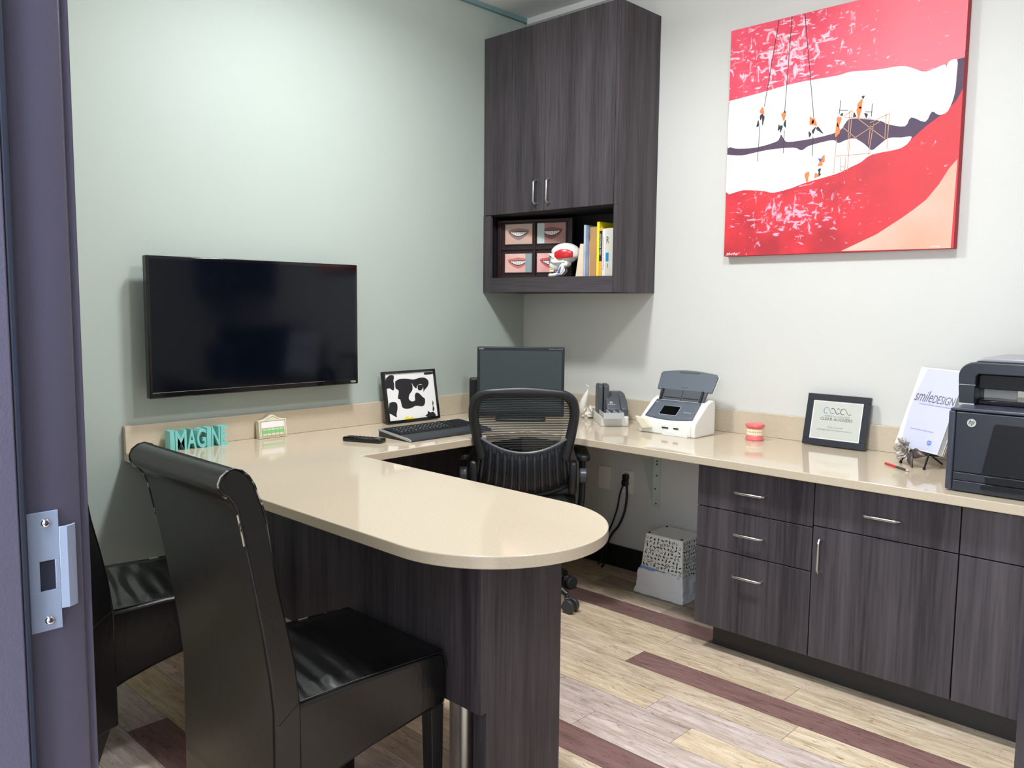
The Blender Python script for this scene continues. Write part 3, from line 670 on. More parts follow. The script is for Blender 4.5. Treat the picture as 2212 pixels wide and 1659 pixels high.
q.box(-.062, .032, -.168, -.165, .04, .068); q.build('output_tray', lgreyp, t, bevel=.0008)
M().cyl((hw + .0028, .05, .085), (hw + .0045, .05, .085), .011, 20).build('button', lgreyp, t)
a0 = Vector((-.0, -.0395, .0955)); V_s = Vector((0, .037, .048)).normalized()
text('lettering', 'CheXpress', (-.020, -.0432, .0885), X, V_s, .034, .0055, .0004, paper, t)
text('lettering', '30', (-.012, -.0375, .096), X, V_s, .014, .009, .0004, paper, t)

t = thing('document_scanner', 'white and slate document scanner with its paper chute raised', 'scanner', (1.115, -.215, CT))
hw = .141
prof = [(-.078, 0), (-.080, .045), (-.074, .062), (.022, .138), (.055, .150), (.078, .146), (.084, .12), (.084, 0)]
q = M(); q.prism(prof, hw - .022, hw, 'x'); q.prism(prof, -hw, -hw + .022, 'x'); q.prism([(a, min(b_, .138)) for a, b_ in prof], -hw + .022, hw - .022, 'x'); q.build('body', whitep, t, bevel=.006, seg=3)
sl = (Vector((0, .096, .076))).normalized(); nn = Vector((0, -sl.z, sl.y)); o_ = Vector((0, -.074, .062))
q = M(); fn = lambda u, v: tuple(o_ + Vector(((u - .5) * 2 * (hw - .023 - .006 * v), 0, 0)) + sl * (.012 * (1 - (2 * u - 1) ** 2) * -1 * (1 - v) + .014 + v * .104) + nn * .0025)
q.grid(fn, 16, 6); q.build('control_panel', greyp, t, solid=.003)
q = M(); q.prism(rrect(-.042, .042, .030, .082, .003), 0, .0018, 'z'); q.v = [tuple(o_ + Vector((v[0] - .012, 0, 0)) + sl * v[1] + nn * (.0042 + v[2])) for v in q.v]; q.build('touch_screen', gloss, t)
q = M(); q.prism(rrect(-.044, .044, .028, .084, .004), 0, .0012, 'z'); q.v = [tuple(o_ + Vector((v[0] - .012, 0, 0)) + sl * v[1] + nn * (.0039 + v[2])) for v in q.v]; q.build('screen_bezel', lgreyp, t)
text('lettering', 'ScanSnap', tuple(o_ + Vector((.058, 0, 0)) + sl * .050 + nn * .0042), X, sl, .038, .006, .0004, paper, t)
text('lettering', 'FUJITSU', tuple(o_ + Vector((-.110, 0, 0)) + sl * .098 + nn * .0042), X, sl, .016, .005, .0004, paper, t)
# chute
c0 = Vector((0, .028, .138)); cd = Vector((0, .030, .058)).normalized(); cn = Vector((0, -cd.z, cd.y))
q = M(); q.prism([(-.112, 0), (.112, 0), (.118, .052), (-.118, .052)], 0, .012, 'z'); q.v = [tuple(c0 + Vector((v[0], 0, 0)) + cd * v[1] - cn * v[2]) for v in q.v]; q.build('paper_chute', dgrey, t, bevel=.002)
for s in (-1, 1):
    q = M(); q.prism([(s * .096, -.004), (s * .104, -.004), (s * .104, .05), (s * .096, .05)], -.010, .002, 'z')
    q.v = [tuple(c0 + Vector((v[0], 0, 0)) + cd * v[1] - cn * v[2]) for v in q.v]; q.build('paper_guide', bplas, t, bevel=.001)
q = M(); q.box(-.085, -.005, .012, .015, -.002, -.0005); q.box(.008, .085, .012, .015, -.002, -.0005); q.box(-.001, .001, -.004, .05, -.001, 0); q.v = [tuple(c0 + Vector((v[0], 0, 0)) + cd * v[1] - cn * v[2]) for v in q.v]; q.build('chute_groove', ink, t)
c1 = c0 + cd * .050; ed = Vector((0, .054, .086)).normalized(); en = Vector((0, -ed.z, ed.y))
top = [(.150 - .004 * 0, .0)]
op = [(-.136, 0), (.140, 0), (.144, .078), (.136, .088)] + [(.136 - .272 * i / 10, .088 + .012 * math.sin(PI * i / 10)) for i in range(1, 10)] + [(-.136, .088), (-.144, .078)]
q = M(); q.prism(op, 0, .008, 'z'); q.v = [tuple(c1 + Vector((v[0], 0, 0)) + ed * v[1] - en * v[2]) for v in q.v]; q.build('chute_cover', greyp, t, bevel=.0015)
q = M(); q.prism([(a * 1.012, b_ * 1.03 - .001) for a, b_ in op], .0082, .012, 'z'); q.v = [tuple(c1 + Vector((v[0], 0, 0)) + ed * v[1] - en * v[2]) for v in q.v]; q.build('chute_rim', whitep, t, bevel=.001)
q = M(); q.prism([(-.05, .085), (.05, .085), (.05, .091), (-.05, .091)], -.0015, .003, 'z')
for sx in (-.136, .136): q.cyl((sx, .072, -.0012), (sx, .072, .002), .0025, 10)
for sx in (-.012, 0, .012): q.cyl((sx, .014, -.0010), (sx, .014, .002), .003, 10)
q.v = [tuple(c1 + Vector((v[0], 0, 0)) + ed * v[1] - en * v[2]) for v in q.v]; q.build('chute_detail', dgrey, t)
# stacker flap and slots in front
q = M(); q.prism([(-hw - .008, .070), (-hw + .045, .062), (-hw + .075, .026), (-hw + .03, .018), (-hw + .002, .05)], -.098, -.0805, 'y'); q.build('output_flap', creamp, t, bevel=.003)
q = M(); q.box(-.02, .012, -.0812, -.079, .028, .034); q.box(.038, .062, -.0812, -.079, .029, .035); q.build('vent_slot', ink, t)
q = M(); q.prism([(-.02, .0), (hw - .03, .0), (hw - .03, .014), (.0, .020)], -.088, -.0805, 'y'); q.build('output_lip', whitep, t, bevel=.002)

cb = M().tube(smoothpts([(.80, -.03, .756), (.84, -.10, .755), (.90, -.155, .754), (.93, -.20, .754), (.965, -.24, .754), (1.01, -.26, .754)], 6), .0035, 8)
cb.tube(smoothpts([(.80, -.035, .762), (.85, -.085, .763), (.89, -.13, .757), (.94, -.18, .754), (.955, -.215, .754)], 6), .003, 8)
tag(cb.build('cable', whitep), 'white cable looping on the counter between the two scanners', 'cable')

# teeth model
t = thing('teeth_model', 'small pink and white dentures model standing upright on the counter', 'teeth model', (1.444, -.135, CT), 12)
pink = mat('gum pink resin', (234, 118, 116), .3, var=.08, vscale=60); 
M().lathe([(0, 0), (.036, 0), (.0385, .004), (.037, .012), (.031, .021), (.0, .023)], sy=.85, n=36).build('lower_gum', pink, t)
M().lathe([(0, .046), (.030, .047), (.036, .054), (.040, .060), (.039, .067), (.034, .070), (0, .0665)], sy=.85, n=36).build('upper_gum', pink, t)
q = M()
for lv, r_, za, zb in ((0, .0285, .019, .034), (1, .0292, .033, .049)):
    for i in range(13):
        a = R(-180 + i * 15); w_ = .0036
        q.ball((r_ * math.cos(a), r_ * .85 * math.sin(a), (za + zb) / 2), (.0042, .0042, (zb - za) / 2), 8, 6)
q.build('teeth', mat('tooth cream', (240, 228, 200), .25), t)

# award plaque
t = thing('award_plaque', 'framed award on silver paper in a wide black frame leaning by the wall', 'plaque', (1.7475, -.068, CT + .001), 0, -13)
fw, fh, b_ = .250, .206, .026
frm = mat('satin charcoal frame', (38, 42, 50), .35)
q = M()
for s, (a, c, d_, e_) in enumerate(((0, fw, 0, b_), (0, fw, fh - b_, fh), (0, b_, b_, fh - b_), (fw - b_, fw, b_, fh - b_))): q.box(a - fw / 2, c - fw / 2, -.016, 0, d_, e_)
q.build('frame', frm, t, bevel=.002)
M().box(-fw / 2 + b_, fw / 2 - b_, -.012, -.003, b_, fh - b_).build('mat_border', paper, t)
M().box(-fw / 2 + b_ + .004, fw / 2 - b_ - .004, -.0125, -.0118, b_ + .004, fh - b_ - .004).build('certificate', mat('silver paper', (212, 214, 206), .35, .3, var=.04, vscale=6), t)
def logo(ps, m, r_=.0016):
    P = smoothpts([(a, -.0127, c) for a, c in ps], 6); return M().tube(P, r_, 8, sx=.35).build('logo_stroke', m, t)
lb = mat('print blue', (30, 130, 195), .5); lk = mat('print black', (40, 40, 42), .5)
ox, oz = -.052, .142
def curl(x): return [(x + .014, oz - .010), (x + .004, oz - .011), (x - .001, oz - .002), (x + .003, oz + .008), (x + .012, oz + .011), (x + .019, oz + .004), (x + .026, oz - .008), (x + .033, oz - .012), (x + .041, oz - .009)]
logo(curl(ox), lb); logo([(ox + .027, oz + .007), (ox + .034, oz + .010), (ox + .041, oz + .005), (ox + .048, oz - .007), (ox + .054, oz - .011), (ox + .063, oz - .007)], lk)
logo([(ox + .050, oz + .008), (ox + .056, oz + .011), (ox + .063, oz + .008)], lb); logo(curl(ox + .067), lk)
gtx = mat('grey print', (140, 135, 130), .5)
text('lettering', 'AMERICAN ACADEMY', (-.050, -.0127, .1165), X, Z, .104, .0065, .0002, gtx, t)
text('lettering', 'CLEAR ALIGNERS', (-.063, -.0127, .1025), X, Z, .126, .0115, .0002, mat('dark grey print', (80, 78, 78), .5), t)
text('lettering', 'Tara J. Carroll', (-.031, -.0127, .0705), X, Z, .060, .009, .0002, gtx, t)
text('lettering', 'Lakeridge Family and Cosmetic Dentistry', (-.071, -.0127, .0600), X, Z, .138, .0075, .0002, gtx, t)
M().prism([(-.001, .14), (.05, .014), (.046, .012), (-.001, .125)], -.03, .03, 'x').build('easel_back', bplas, t)

# rose book stand
t = thing('book_stand', 'dark metal book stand decorated with a silver rose and leaves', 'book stand', (2.101, -.249, CT), -35)
dm = mat('dark bronze rod', (36, 32, 32), .4, .6)
for s in (-1, 1):
    q = M(); q.tube(smoothpts([(s * .0615, 0, .004), (s * .055, .018, .045), (s * .052, .022, .05)], 4), .0032, 8); q.ball((s * .0615, 0, .0045), .0055, 10, 8)
    q.build('front_leg', dm, t, ang=70)
q = M(); q.tube([(-.055, .020, .048), (.055, .020, .048)], .0035, 8); q.tube([(-.05, .02, .048), (-.05, .062, .044)], .003, 8); q.tube([(.05, .02, .048), (.05, .062, .044)], .003, 8)
q.tube([(-.05, .062, .044), (.05, .062, .044)], .003, 8); q.tube([(-.04, .062, .044), (-.03, .10, .16)], .003, 8); q.tube([(.04, .062, .044), (.03, .10, .16)], .003, 8); q.build('cradle', dm, t)
q = M(); q.tube([(0, .062, .044), (0, .12, .004)], .003, 8); q.build('rear_leg', dm, t)
petal = mat('silver petal', (200, 192, 184), .38, .35, var=.15, vscale=40); leafm = mat('pewter leaf', (98, 88, 86), .4, .5, var=.25, vscale=30)
q = M(); rc = Vector((-.040, -.008, .054))
for ring, (n_, rad_, op_) in enumerate(((2, .009, .1), (3, .017, .35), (5, .025, .6), (6, .033, .9))):
    for i in range(n_):
        a0_ = 2 * PI * i / n_ + ring * .7; sp_ = 2 * PI / n_ * .75
        def pf(u, v, a0_=a0_, sp_=sp_, rad_=rad_, op_=op_):
            a = a0_ + (u - .5) * sp_ * (1 - .25 * v * v); rr = rad_ * (.45 + .62 * v ** .8) + .004 * op_ * v ** 3 * 2
            h_ = .034 * v * (1 - .25 * op_) - .010 * v * (2 * u - 1) ** 2 - .006 * op_ * v ** 4
            p = Vector((rr * math.cos(a), -h_, rr * math.sin(a))); return tuple(rc + Vector((p.x, p.y + .012, p.z)))
        q.grid(pf, 8, 6)
q.build('rose', petal, t, solid=.0012, ang=80)
def leaf(name, base, tip, width, droop):
    b0, t0 = Vector(base), Vector(tip); d = t0 - b0; sd = d.cross(Vector((0, -1, .3))).normalized()
    def lf(u, v):
        wv = width * math.sin(PI * min(.999, v ** .75)) * (u - .5) * 2
        p = b0 + d * v + sd * wv + Vector((0, -droop * math.sin(PI * v) + .005 * (2 * abs(u - .5)) ** 2, .0)); return tuple(p)
    return M().grid(lf, 8, 12).build(name, leafm, t, solid=.0014, ang=80)
leaf('leaf', (-.012, .002, .050), (.058, .002, .048), .018, .012); leaf('leaf', (-.010, -.008, .050), (.032, -.026, .004), .015, .006); leaf('leaf', (-.045, .0, .035), (-.092, .004, .026), .011, .008)

t = thing('book', 'white softcover book on smile design standing on the rose stand', 'book', (2.094, -.204, .8035), -33, -19)
q = M(); q.box(-.108, .108, -.001, 0, 0, .300); q.box(-.108, .108, .020, .021, 0, .300); q.box(-.108, -.1075, -.0005, .0205, 0, .300); q.build('cover', mat('glossy white cover', (238, 238, 242), .25), t)
M().box(-.107, .106, .0002, .0198, .002, .298).build('pages', mat('page edges', (215, 212, 208), .7), t)
q = M(); q.grid(lambda u, v: ((-.075 + .018 * math.sin(PI * v) * -1) * (1 - u) + .107 * u, -.00125, .004 + .292 * v), 8, 14); q.v = [(max(a, -.107), b_, c_) for a, b_, c_ in q.v]
q.build('cover_panel', mat('pale lavender print', (206, 208, 230), .3), t)
text('lettering', 'smile', (-.088, -.0016, .174), X, Z, .088, .041, .0004, mat('title grey', (110, 108, 120), .5), t, shear=.25)
text('lettering', 'DESIGN', (.002, -.0016, .174), X, Z, .103, .029, .0004, mat('title grey', (110, 108, 120), .5), t, shear=.15)
lv = mat('lilac print', (150, 145, 200), .5)
text('lettering', 'A Guide for Clinician, Ceramist, and Patient', (-.056, -.0016, .162), X, Z, .150, .0075, .0003, lv, t, shear=.2)
text('lettering', 'Gerard J. Chiche / Hitoshi Aoshima', (-.056, -.0016, .068), X, Z, .112, .0068, .0003, lv, t, shear=.2)
bl = mat('publisher blue', (60, 120, 205), .5)
q = M()
for dx in (-.0045, .0045): q.tube([(.055 + dx + .0045 * math.cos(a), -.0016, .034 + .006 * math.sin(a)) for a in [2 * PI * i / 16 for i in range(16)]], .0014, 6, True)
q.box(.047, .063, -.0016, -.0012, .024, .0255); q.build('publisher_mark', bl, t)
M().tube([(.108, -.001, .0), (.119, .016, .0), (.119, .016, .16)], .0006, 6).build('page_corner', paper, t)

# pencil
t = thing('pencil', 'two ended pencil, half red and half dark, lying before the rose stand', 'pencil', (2.07, -.318, CT + .0042), -39)
h = .075
M().cyl((-h + .012, 0, 0), (0.004, 0, 0), .0042, 6).build('red_half', red, t); M().cyl((0.004, 0, 0), (h - .012, 0, 0), .0042, 6).build('dark_half', mat('dark pencil lacquer', (44, 50, 56), .35), t)
for s in (-1, 1):
    M().cyl((s * (h - .012), 0, 0), (s * (h - .002), 0, 0), .0041, 6, r1=.0012).build('sharpened_end', mat('pencil cedar', (226, 196, 160), .6), t)

# ------------------------------------------------ printer
t = thing('printer', 'bulky navy black office printer at the end of the counter', 'printer', (2.298, -.57, CT))
pb = mat('printer navy black', (40, 44, 54), .35, var=.06, vscale=60); pd_ = mat('printer dark gloss', (22, 25, 32), .16)
PWd = .44
q = M(); q.box(0, PWd, .012, .44, .004, .246); q.build('body', pb, t, bevel=.010, seg=3)
q = M(); q.box(.022, PWd - .022, -.0, .014, .062, .243); q.build('front_door', pb, t, bevel=.003)
for a in (.001, PWd - .0205): M().box(a, a + .0195, .0, .014, .004, .246).build('side_pillar', mat('printer grey pillar', (58, 62, 74), .35), t, bevel=.005)
q = M(); q.box(.022, PWd - .022, -.0, .014, .0365, .060); q.build('tray_slot', pb, t, bevel=.002)
q = M(); q.box(.022, PWd - .022, -.0, .014, .004, .0350); q.build('paper_tray', pb, t, bevel=.002)
q = M(); q.prism([(.125, .21), (.131, .216), (PWd - .131, .216), (PWd - .125, .21), (PWd - .10, .066), (.10, .066)], -.003, .001, 'y'); q.build('glossy_panel', pd_, t, bevel=.001)
q = M(); q.box(.11, PWd - .11, -.0035, .001, .038, .0585); q.box(.10, PWd - .10, -.003, .001, .018, .0335); q.build('tray_grip', pd_, t, bevel=.001)
q = M(); q.box(.108, PWd - .108, -.002, .001, .0045, .0155); q.build('foot_recess', ink, t)
q = M(); q.prism([(.004, .2465), (.436, .2465), (.436, .252), (.43, .2555), (.012, .2555), (.004, .252)], .0, .20, 'y'); q.build('top_deck', mat('printer deck satin', (66, 70, 86), .28), t, bevel=.0025)
q = M().cyl((.0655, -.0005, .213), (.0655, -.0028, .213), .0122, 36); bd = q.build('badge', mat('badge silver', (205, 210, 205), .3, .5), t)
text('lettering', 'hp', (.0575, -.0030, .2045), X, Z, .016, .0185, .0003, pd_, bd, shear=.35)
# scanner arch
outer = [(0, .2565)]; r_ = .045; tz = .388
outer = [(0, .2565), (-.004, .30)] + [(-.006 + r_ - r_ * math.cos(R(a)), tz - r_ + r_ * math.sin(R(a))) for a in range(0, 91, 10)]
outer += [(PWd + .006 - r_ + r_ * math.sin(R(a)), tz - r_ + r_ * math.cos(R(a))) for a in range(0, 91, 10)] + [(PWd + .004, .30), (PWd, .2565)]
inner = [(PWd - .043, .2565), (PWd - .043, .345), (PWd - .05, .352), (.05, .352), (.043, .345), (.043, .2565)]
M().prism(outer + inner, .10, .155, 'y').build('scanner_arch', pb, t, bevel=.003)
M().box(-.003, .043, .155, .44, .2565, .34).build('side_column', pb, t, bevel=.004); M().box(PWd - .043, PWd + .003, .155, .44, .2565, .34).build('side_column', pb, t, bevel=.004)
q = M(); q.prism([(0, .340)] + [(-.004 + r_ - r_ * math.cos(R(a)), tz - r_ + r_ * math.sin(R(a))) for a in range(0, 91, 10)] + [(PWd + .004 - r_ + r_ * math.sin(R(a)), tz - r_ + r_ * math.cos(R(a))) for a in range(0, 91, 10)] + [(PWd, .340)], .1555, .44, 'y'); q.build('scanner_bed', pb, t, bevel=.003)
M().prism([(.03, .3885), (PWd - .03, .3885), (PWd - .05, .402), (.055, .402)], .13, .42, 'y').build('feeder_lid', mat('light printer lid', (150, 150, 156), .3), t, bevel=.005)
q = M(); q.prism([(.046, .306), (PWd - .046, .306), (PWd - .046, .35), (.054, .35), (.046, .344)], .125, .15, 'y'); q.build('scanner_front', pd_, t, bevel=.002)
q = M(); q.box(.0435, .135, .20, .206, .2725, .336); q.build('inner_panel', mat('pale grey inner panel', (176, 174, 170), .4), t)
q = M(); q.box(.044, PWd - .044, .13, .30, .2565, .272); q.build('output_bin', pd_, t, bevel=.004)
M().box(-.0005, .0432, .099, .1005, .2565, .2605).build('arch_seam', lgreyp, t); M().box(-.003, .0432, .0992, .1005, .317, .3185).build('arch_seam', lgreyp, t)

# ================================================================== ON THE OPEN SHELF
SZ = 1.4313
t = thing('photo_frame', 'dark brown frame with four photos of smiling mouths on the open shelf', 'photo frame', (.036, -.236, SZ), 15.5)
fw, fh = .418, .292
wm = mat('dark walnut frame', (58, 36, 38), .4, var=.3, vscale=30, vstretch=(1, 1, 6)); wm2 = mat('dark walnut inner frame', (46, 32, 36), .45)
wins = [(.042, .196, .172, .272), (.225, .380, .172, .272), (.042, .196, .030, .124), (.225, .380, .030, .124)]
M().box(0, fw, .004, .018, 0, fh).build('back_board', wm2, t)
q = M(); q.box(0, .020, -.006, .004, 0, fh); q.box(fw - .018, fw, -.006, .004, 0, fh); q.box(.02, fw - .018, -.006, .004, 0, .012); q.box(.02, fw - .018, -.006, .004, fh - .012, fh); q.box(.02, fw - .018, -.006, .004, .143, .155); q.box(.206, .216, -.006, .004, .012, fh - .012)
q.build('frame', wm, t, bevel=.0015)
def mouth(P_, x0, x1, z0, z1, skin_, lip, side=None, inv=False):
    cxm, czm = (x0 + x1) / 2, (z0 + z1) / 2; w_, h_ = (x1 - x0), (z1 - z0)
    q = M(); q.box(x0 - .006, x1 + .006, .000, .004, z0 - .006, z1 + .006); q.build('window_mat', wm2, P_, bevel=.001)
    ph = M().box(x0, x1, -.0012, .001, z0, z1).build('photo', skin_, P_)
    def ell(rx, rz, k, m, nm, cur=0, dx=0):
        pts = []
        for i in range(28):
            a = 2 * PI * i / 28; xx = rx * math.cos(a); pts.append((cxm + dx + xx, czm + rz * math.sin(a) * (1 - .35 * abs(math.cos(a))) + cur * (xx / rx) ** 2 * rz))
        return M().prism(pts, -.0012, -.0014 - .0003 * k, 'y').build(nm, m, ph, smooth=False)
    ell(w_ * .40, h_ * .30, 0, lip, 'lips', .5); ell(w_ * .33, h_ * .15, 1, mat('photo mouth dark', (90, 50, 54), .5), 'mouth', .7)
    ell(w_ * .29, h_ * .10, 2, mat('photo teeth', (240, 236, 230), .5), 'teeth', .9)
    q = M()
    for i in range(7):
        xx = (i - 3) * w_ * .075; q.box(cxm + xx - .0006, cxm + xx + .0006, -.0024, -.0012, czm - h_ * .06 + abs(xx) * .2, czm + h_ * .08 + abs(xx) * .2)
    q.build('tooth_gaps', mat('photo mouth dark', (90, 50, 54), .5), ph)
    if side: M().box(side[0], side[1], -.0030, -.0012, z0, z1).build('photo_edge', mat(side[2], side[3], .5), ph)
pm = lambda n, a, b_: mat(n, a, .5, rgb2=b_, vscale=12)
mouth(t, *wins[0], pm('photo grey skin', (196, 178, 172), (226, 180, 160)), mat('photo grey lip', (150, 130, 135), .5))
mouth(t, *wins[1], pm('photo brown skin', (186, 140, 134), (168, 122, 120)), mat('photo rose lip', (142, 78, 84), .5), (wins[1][0], wins[1][0] + .04, 'photo pale strip', (204, 216, 214)))
mouth(t, *wins[2], pm('photo pink skin', (248, 206, 196), (240, 184, 174)), mat('photo pink lip', (214, 128, 126), .5), (wins[2][1] - .036, wins[2][1], 'photo slate strip', (150, 168, 172)))
mouth(t, *wins[3], pm('photo rosy skin', (244, 196, 190), (240, 172, 168)), mat('photo red lip', (206, 96, 100), .5))

t = thing('skull_model', 'white anatomical skull model with a red temple beside the four photo frame', 'skull model', (.463, -.228, SZ), -58)
boneW = mat('white skull resin', (240, 238, 234), .3, var=.03, vscale=60); dk = mat('shadowed socket', (120, 116, 104), .6)
def crf(d):
    k = 1.0
    if d.y < -.2 and d.z < .2: k *= .93
    if d.z < -.35: k *= .86
    return k
q = M().ball((0, .016, .110), (.053, .074, .0535), 32, 20, crf); q.ball((0, -.028, .084), (.044, .034, .038), 24, 14); q.ball((0, -.032, .055), (.034, .032, .026), 20, 12); q.ball((0, .0, .066), (.040, .045, .026), 20, 12)
for s in (-1, 1):
    q.tube(smoothpts([(s * .030, -.046, .074), (s * .043, -.034, .070), (s * .050, -.010, .071), (s * .049, .016, .074)], 5), .0058, 10)
    q.tube(smoothpts([(s * .008, -.056, .101), (s * .022, -.058, .106), (s * .038, -.046, .101), (s * .042, -.036, .090)], 5), .006, 10)
    q.ball((s * .040, .022, .062), (.010, .012, .014), 12, 8)
q.build('cranium', boneW, t, ang=80)
for s in (-1, 1): M().ball((s * .020, -.0545, .088), (.0125, .0085, .0105), 16, 10).build('eye_socket', dk, t)
M().prism([(-.007, .064), (.007, .064), (.003, .082), (-.003, .082)], -.0635, -.055, 'y').build('nasal_cavity', dk, t, bevel=.002)
q = M()
for s in (-1, 1):
    q.tube(smoothpts([(s * .044, .008, .066), (s * .045, .008, .040), (s * .040, -.002, .020), (s * .026, -.036, .010), (s * .010, -.056, .009), (0, -.059, .009)], 6), [.0075] * 12 + [.0095] * 19 if False else .0085, 12)
    q.prism([(.020, .030), (.014, .064), (-.004, .058), (-.014, .030), (-.022, .014), (.004, .012)], s * .040, s * .047, 'x')
q.ball((0, -.056, .011), (.014, .008, .010), 14, 10); q.build('jaw', boneW, t, ang=80)
q = M()
for lv, zc, in ((0, .030), (1, .042)):
    for i in range(13):
        a = R(200 + i * 11.7); q.ball((.026 * math.cos(a), -.030 + .030 * math.sin(a), zc), (.0028, .0028, .0064), 8, 6)
q.build('teeth', mat('tooth cream', (240, 228, 200), .25), t)
def patch(u, v, s=1):
    th = R(-40 + 72 * u); ph = R(-24 + 10 * u + (46 - 60 * (u - .45) ** 2) * v)
    d = Vector((math.cos(ph) * math.cos(th), math.cos(ph) * math.sin(th), math.sin(ph))); k = 1.025
    return (d.x * .053 * k, .016 + d.y * .074 * k, .106 + d.z * .0535 * k)
M().grid(patch, 14, 10).build('red_patch', red, t, solid=.002, ang=80)
M().prism([(.014, .030), (.010, .052), (-.004, .048), (-.012, .030), (-.018, .018), (.002, .017)], .0465, .0485, 'x').build('blue_patch', blue, t, bevel=.001)

BKG = 'books on the open cabinet shelf'
def book(label, x0, x1, h, cover, y0=-.232, dep=.17, spine=None, loc=None):
    t = thing('book', label, 'book', (x0, y0, SZ), 0, 0, BKG); w_ = x1 - x0
    q = M(); q.box(0, w_, 0, .002, 0, h); q.box(0, .0015, .002, dep, 0, h); q.box(w_ - .0015, w_, .002, dep, 0, h); q.build('cover', cover, t, bevel=.0008)
    M().box(.0016, w_ - .0016, .0021, dep - .004, .003, h - .003).build('pages', mat('page edges', (215, 212, 208), .7), t)
    return t
t = thing('bookend', 'cream wedge shaped bookend between the skull and the books', 'bookend', (.548, -.232, SZ))
M().prism([(0, 0), (.046, 0), (.046, .154), (.026, .154)], 0, .14, 'y').build('wedge', mat('cream board', (234, 216, 190), .6), t, bevel=.001)
t = book('pale blue booklet, thin and standing next to the cream bookend', .5955, .607, .240, mat('pale blue cover', (150, 172, 210), .4, rgb2=(200, 212, 226), vscale=14))
t = thing('brochure', 'white and orange brochure slanting between the pale blue and tan books', 'brochure', (.6085, -.205, SZ), 0, 0)
M().prism([(0, 0), (.022, 0), (.022, .19), (0, .165)], 0, .002, 'y').build('sheet', mat('brochure white', (226, 220, 214), .5, rgb2=(226, 150, 110), vscale=16), t)
book('plain tan book standing next to the yellow book', .6335, .6715, .228, mat('tan cover', (190, 146, 96), .5, var=.08, vscale=10))
t = book('bright yellow book, tallest on the shelf', .6725, .6865, .250, mat('yellow cover', (244, 226, 40), .45)); 
t = book('orange book with a black title block on its spine', .6875, .7045, .220, mat('orange cover', (236, 168, 92), .5))
lb_ = M().box(.0005, .0165, -.0008, .0004, .070, .208).build('spine_label', ink, t); text('lettering', 'ORAL PATHOLOGY', (.0125, -.0010, .098), Z, (-1, 0, 0), .098, .009, .0003, paper, lb_)
t = book('white book with a grey spine title beside the orange book', .7055, .7225, .216, mat('white book cover', (232, 232, 230), .45)); text('lettering', 'Ridgeland Oral Anatomy', (.0115, -.0004, .03), Z, (-1, 0, 0), .15, .008, .0004, gtx, t)
t = book('pale book with the letter R and a blue square on its spine', .7235, .785, .218, mat('pale silver cover', (212, 210, 196), .45)); text('lettering', 'R', (.006, -.0004, .150), X, Z, .013, .030, .0004, ink, t); text('lettering', '3', (.010, -.0004, .040), X, Z, .006, .018, .0004, ink, t)
M().box(.003, .019, -.0006, .0004, .068, .108).build('spine_label', lb, t)

# ================================================================== UNDER THE COUNTER
plm = mat('ivory wall plate', (240, 238, 228), .4)
def plate(name, label, x, zc, w_=.070, h_=.114, cat='wall plate'):
    t = thing(name, label, cat, (x, -.0005, zc)); M().prism(rrect(-w_ / 2, w_ / 2, -h_ / 2, h_ / 2, .005), -.006, 0, 'y').build('plate', plm, t, bevel=.0015); return t
plate('wall_plate', 'blank ivory wall plate under the counter left of the plugged outlet', .570, .440)
t = plate('wall_outlet', 'ivory wall outlet with a black plug under the counter', .714, .438)
for zz in (.028, -.028):
    M().prism(rrect(-.017, .017, zz - .015, zz + .015, .008), -.0078, -.0055, 'y').build('socket', plm, t, bevel=.0006)
plate('wall_plate', 'ivory wall plate low on the wall partly hidden by the office chair', .395, .435)
t = thing('power_cord', 'black plug and power cord hanging in a loop from the outlet', 'cord', (.714, 0, .466))
M().prism(rrect(-.014, .014, -.016, .014, .008), -.034, -.0085, 'y').build('plug', bplas, t, bevel=.004)
M().prism(rrect(-.018, .013, -.046, -.016, .006), -.034, -.010, 'y').build('adapter', bplas, t, bevel=.004)
q = M(); q.tube(smoothpts([(-.014, -.022, -.045), (-.032, -.022, -.09), (-.045, -.022, -.16), (-.07, -.022, -.235), (-.10, -.022, -.30), (-.12, -.03, -.36), (-.125, -.04, -.44), (-.13, -.06, -.4585)], 6), .0042, 8)
q.tube(smoothpts([(.008, -.022, -.045), (.010, -.022, -.10), (-.004, -.022, -.18), (-.035, -.022, -.25), (-.075, -.022, -.30), (-.098, -.03, -.36), (-.102, -.035, -.44), (-.09, -.08, -.4585)], 6), .0055, 8); q.build('cable', bplas, t)

# waste bin
t = thing('waste_bin', 'upturned white metal waste bin with dark floral pattern, liner over its rim', 'waste bin', (1.062, -.125, 0))
B0, B1, T0, T1, BH = (-.118, .118), (-.105, .105), (-.093, .100), (-.085, .08), .276
def fr_(z_, e_=0): k = z_ / BH; return (B0[0] * (1 - k) + T0[0] * k - e_, B0[1] * (1 - k) + T0[1] * k + e_, B1[0] * (1 - k) + T1[0] * k - e_, B1[1] * (1 - k) + T1[1] * k + e_)
q = M(); a = fr_(0.003); b_ = fr_(BH)
q.add([(a[0], a[2], .003), (a[1], a[2], .003), (a[1], a[3], .003), (a[0], a[3], .003), (b_[0], b_[2], BH), (b_[1], b_[2], BH), (b_[1], b_[3], BH), (b_[0], b_[3], BH)], [(3, 2, 1, 0), (4, 5, 6, 7), (0, 1, 5, 4), (1, 2, 6, 5), (2, 3, 7, 6), (3, 0, 4, 7)])
q.build('bin_body', mat('white enamelled tin', (244, 246, 242), .4), t, bevel=.003)
q = M()
for sx in (b_[0] + .012, b_[1] - .012):
    for sy in (b_[2] + .012, b_[3] - .012): q.cyl((sx, sy, BH), (sx, sy, BH + .003), .006, 12)
q.build('rubber_feet', ink, t)
q = M(); rnd = random.Random(5)
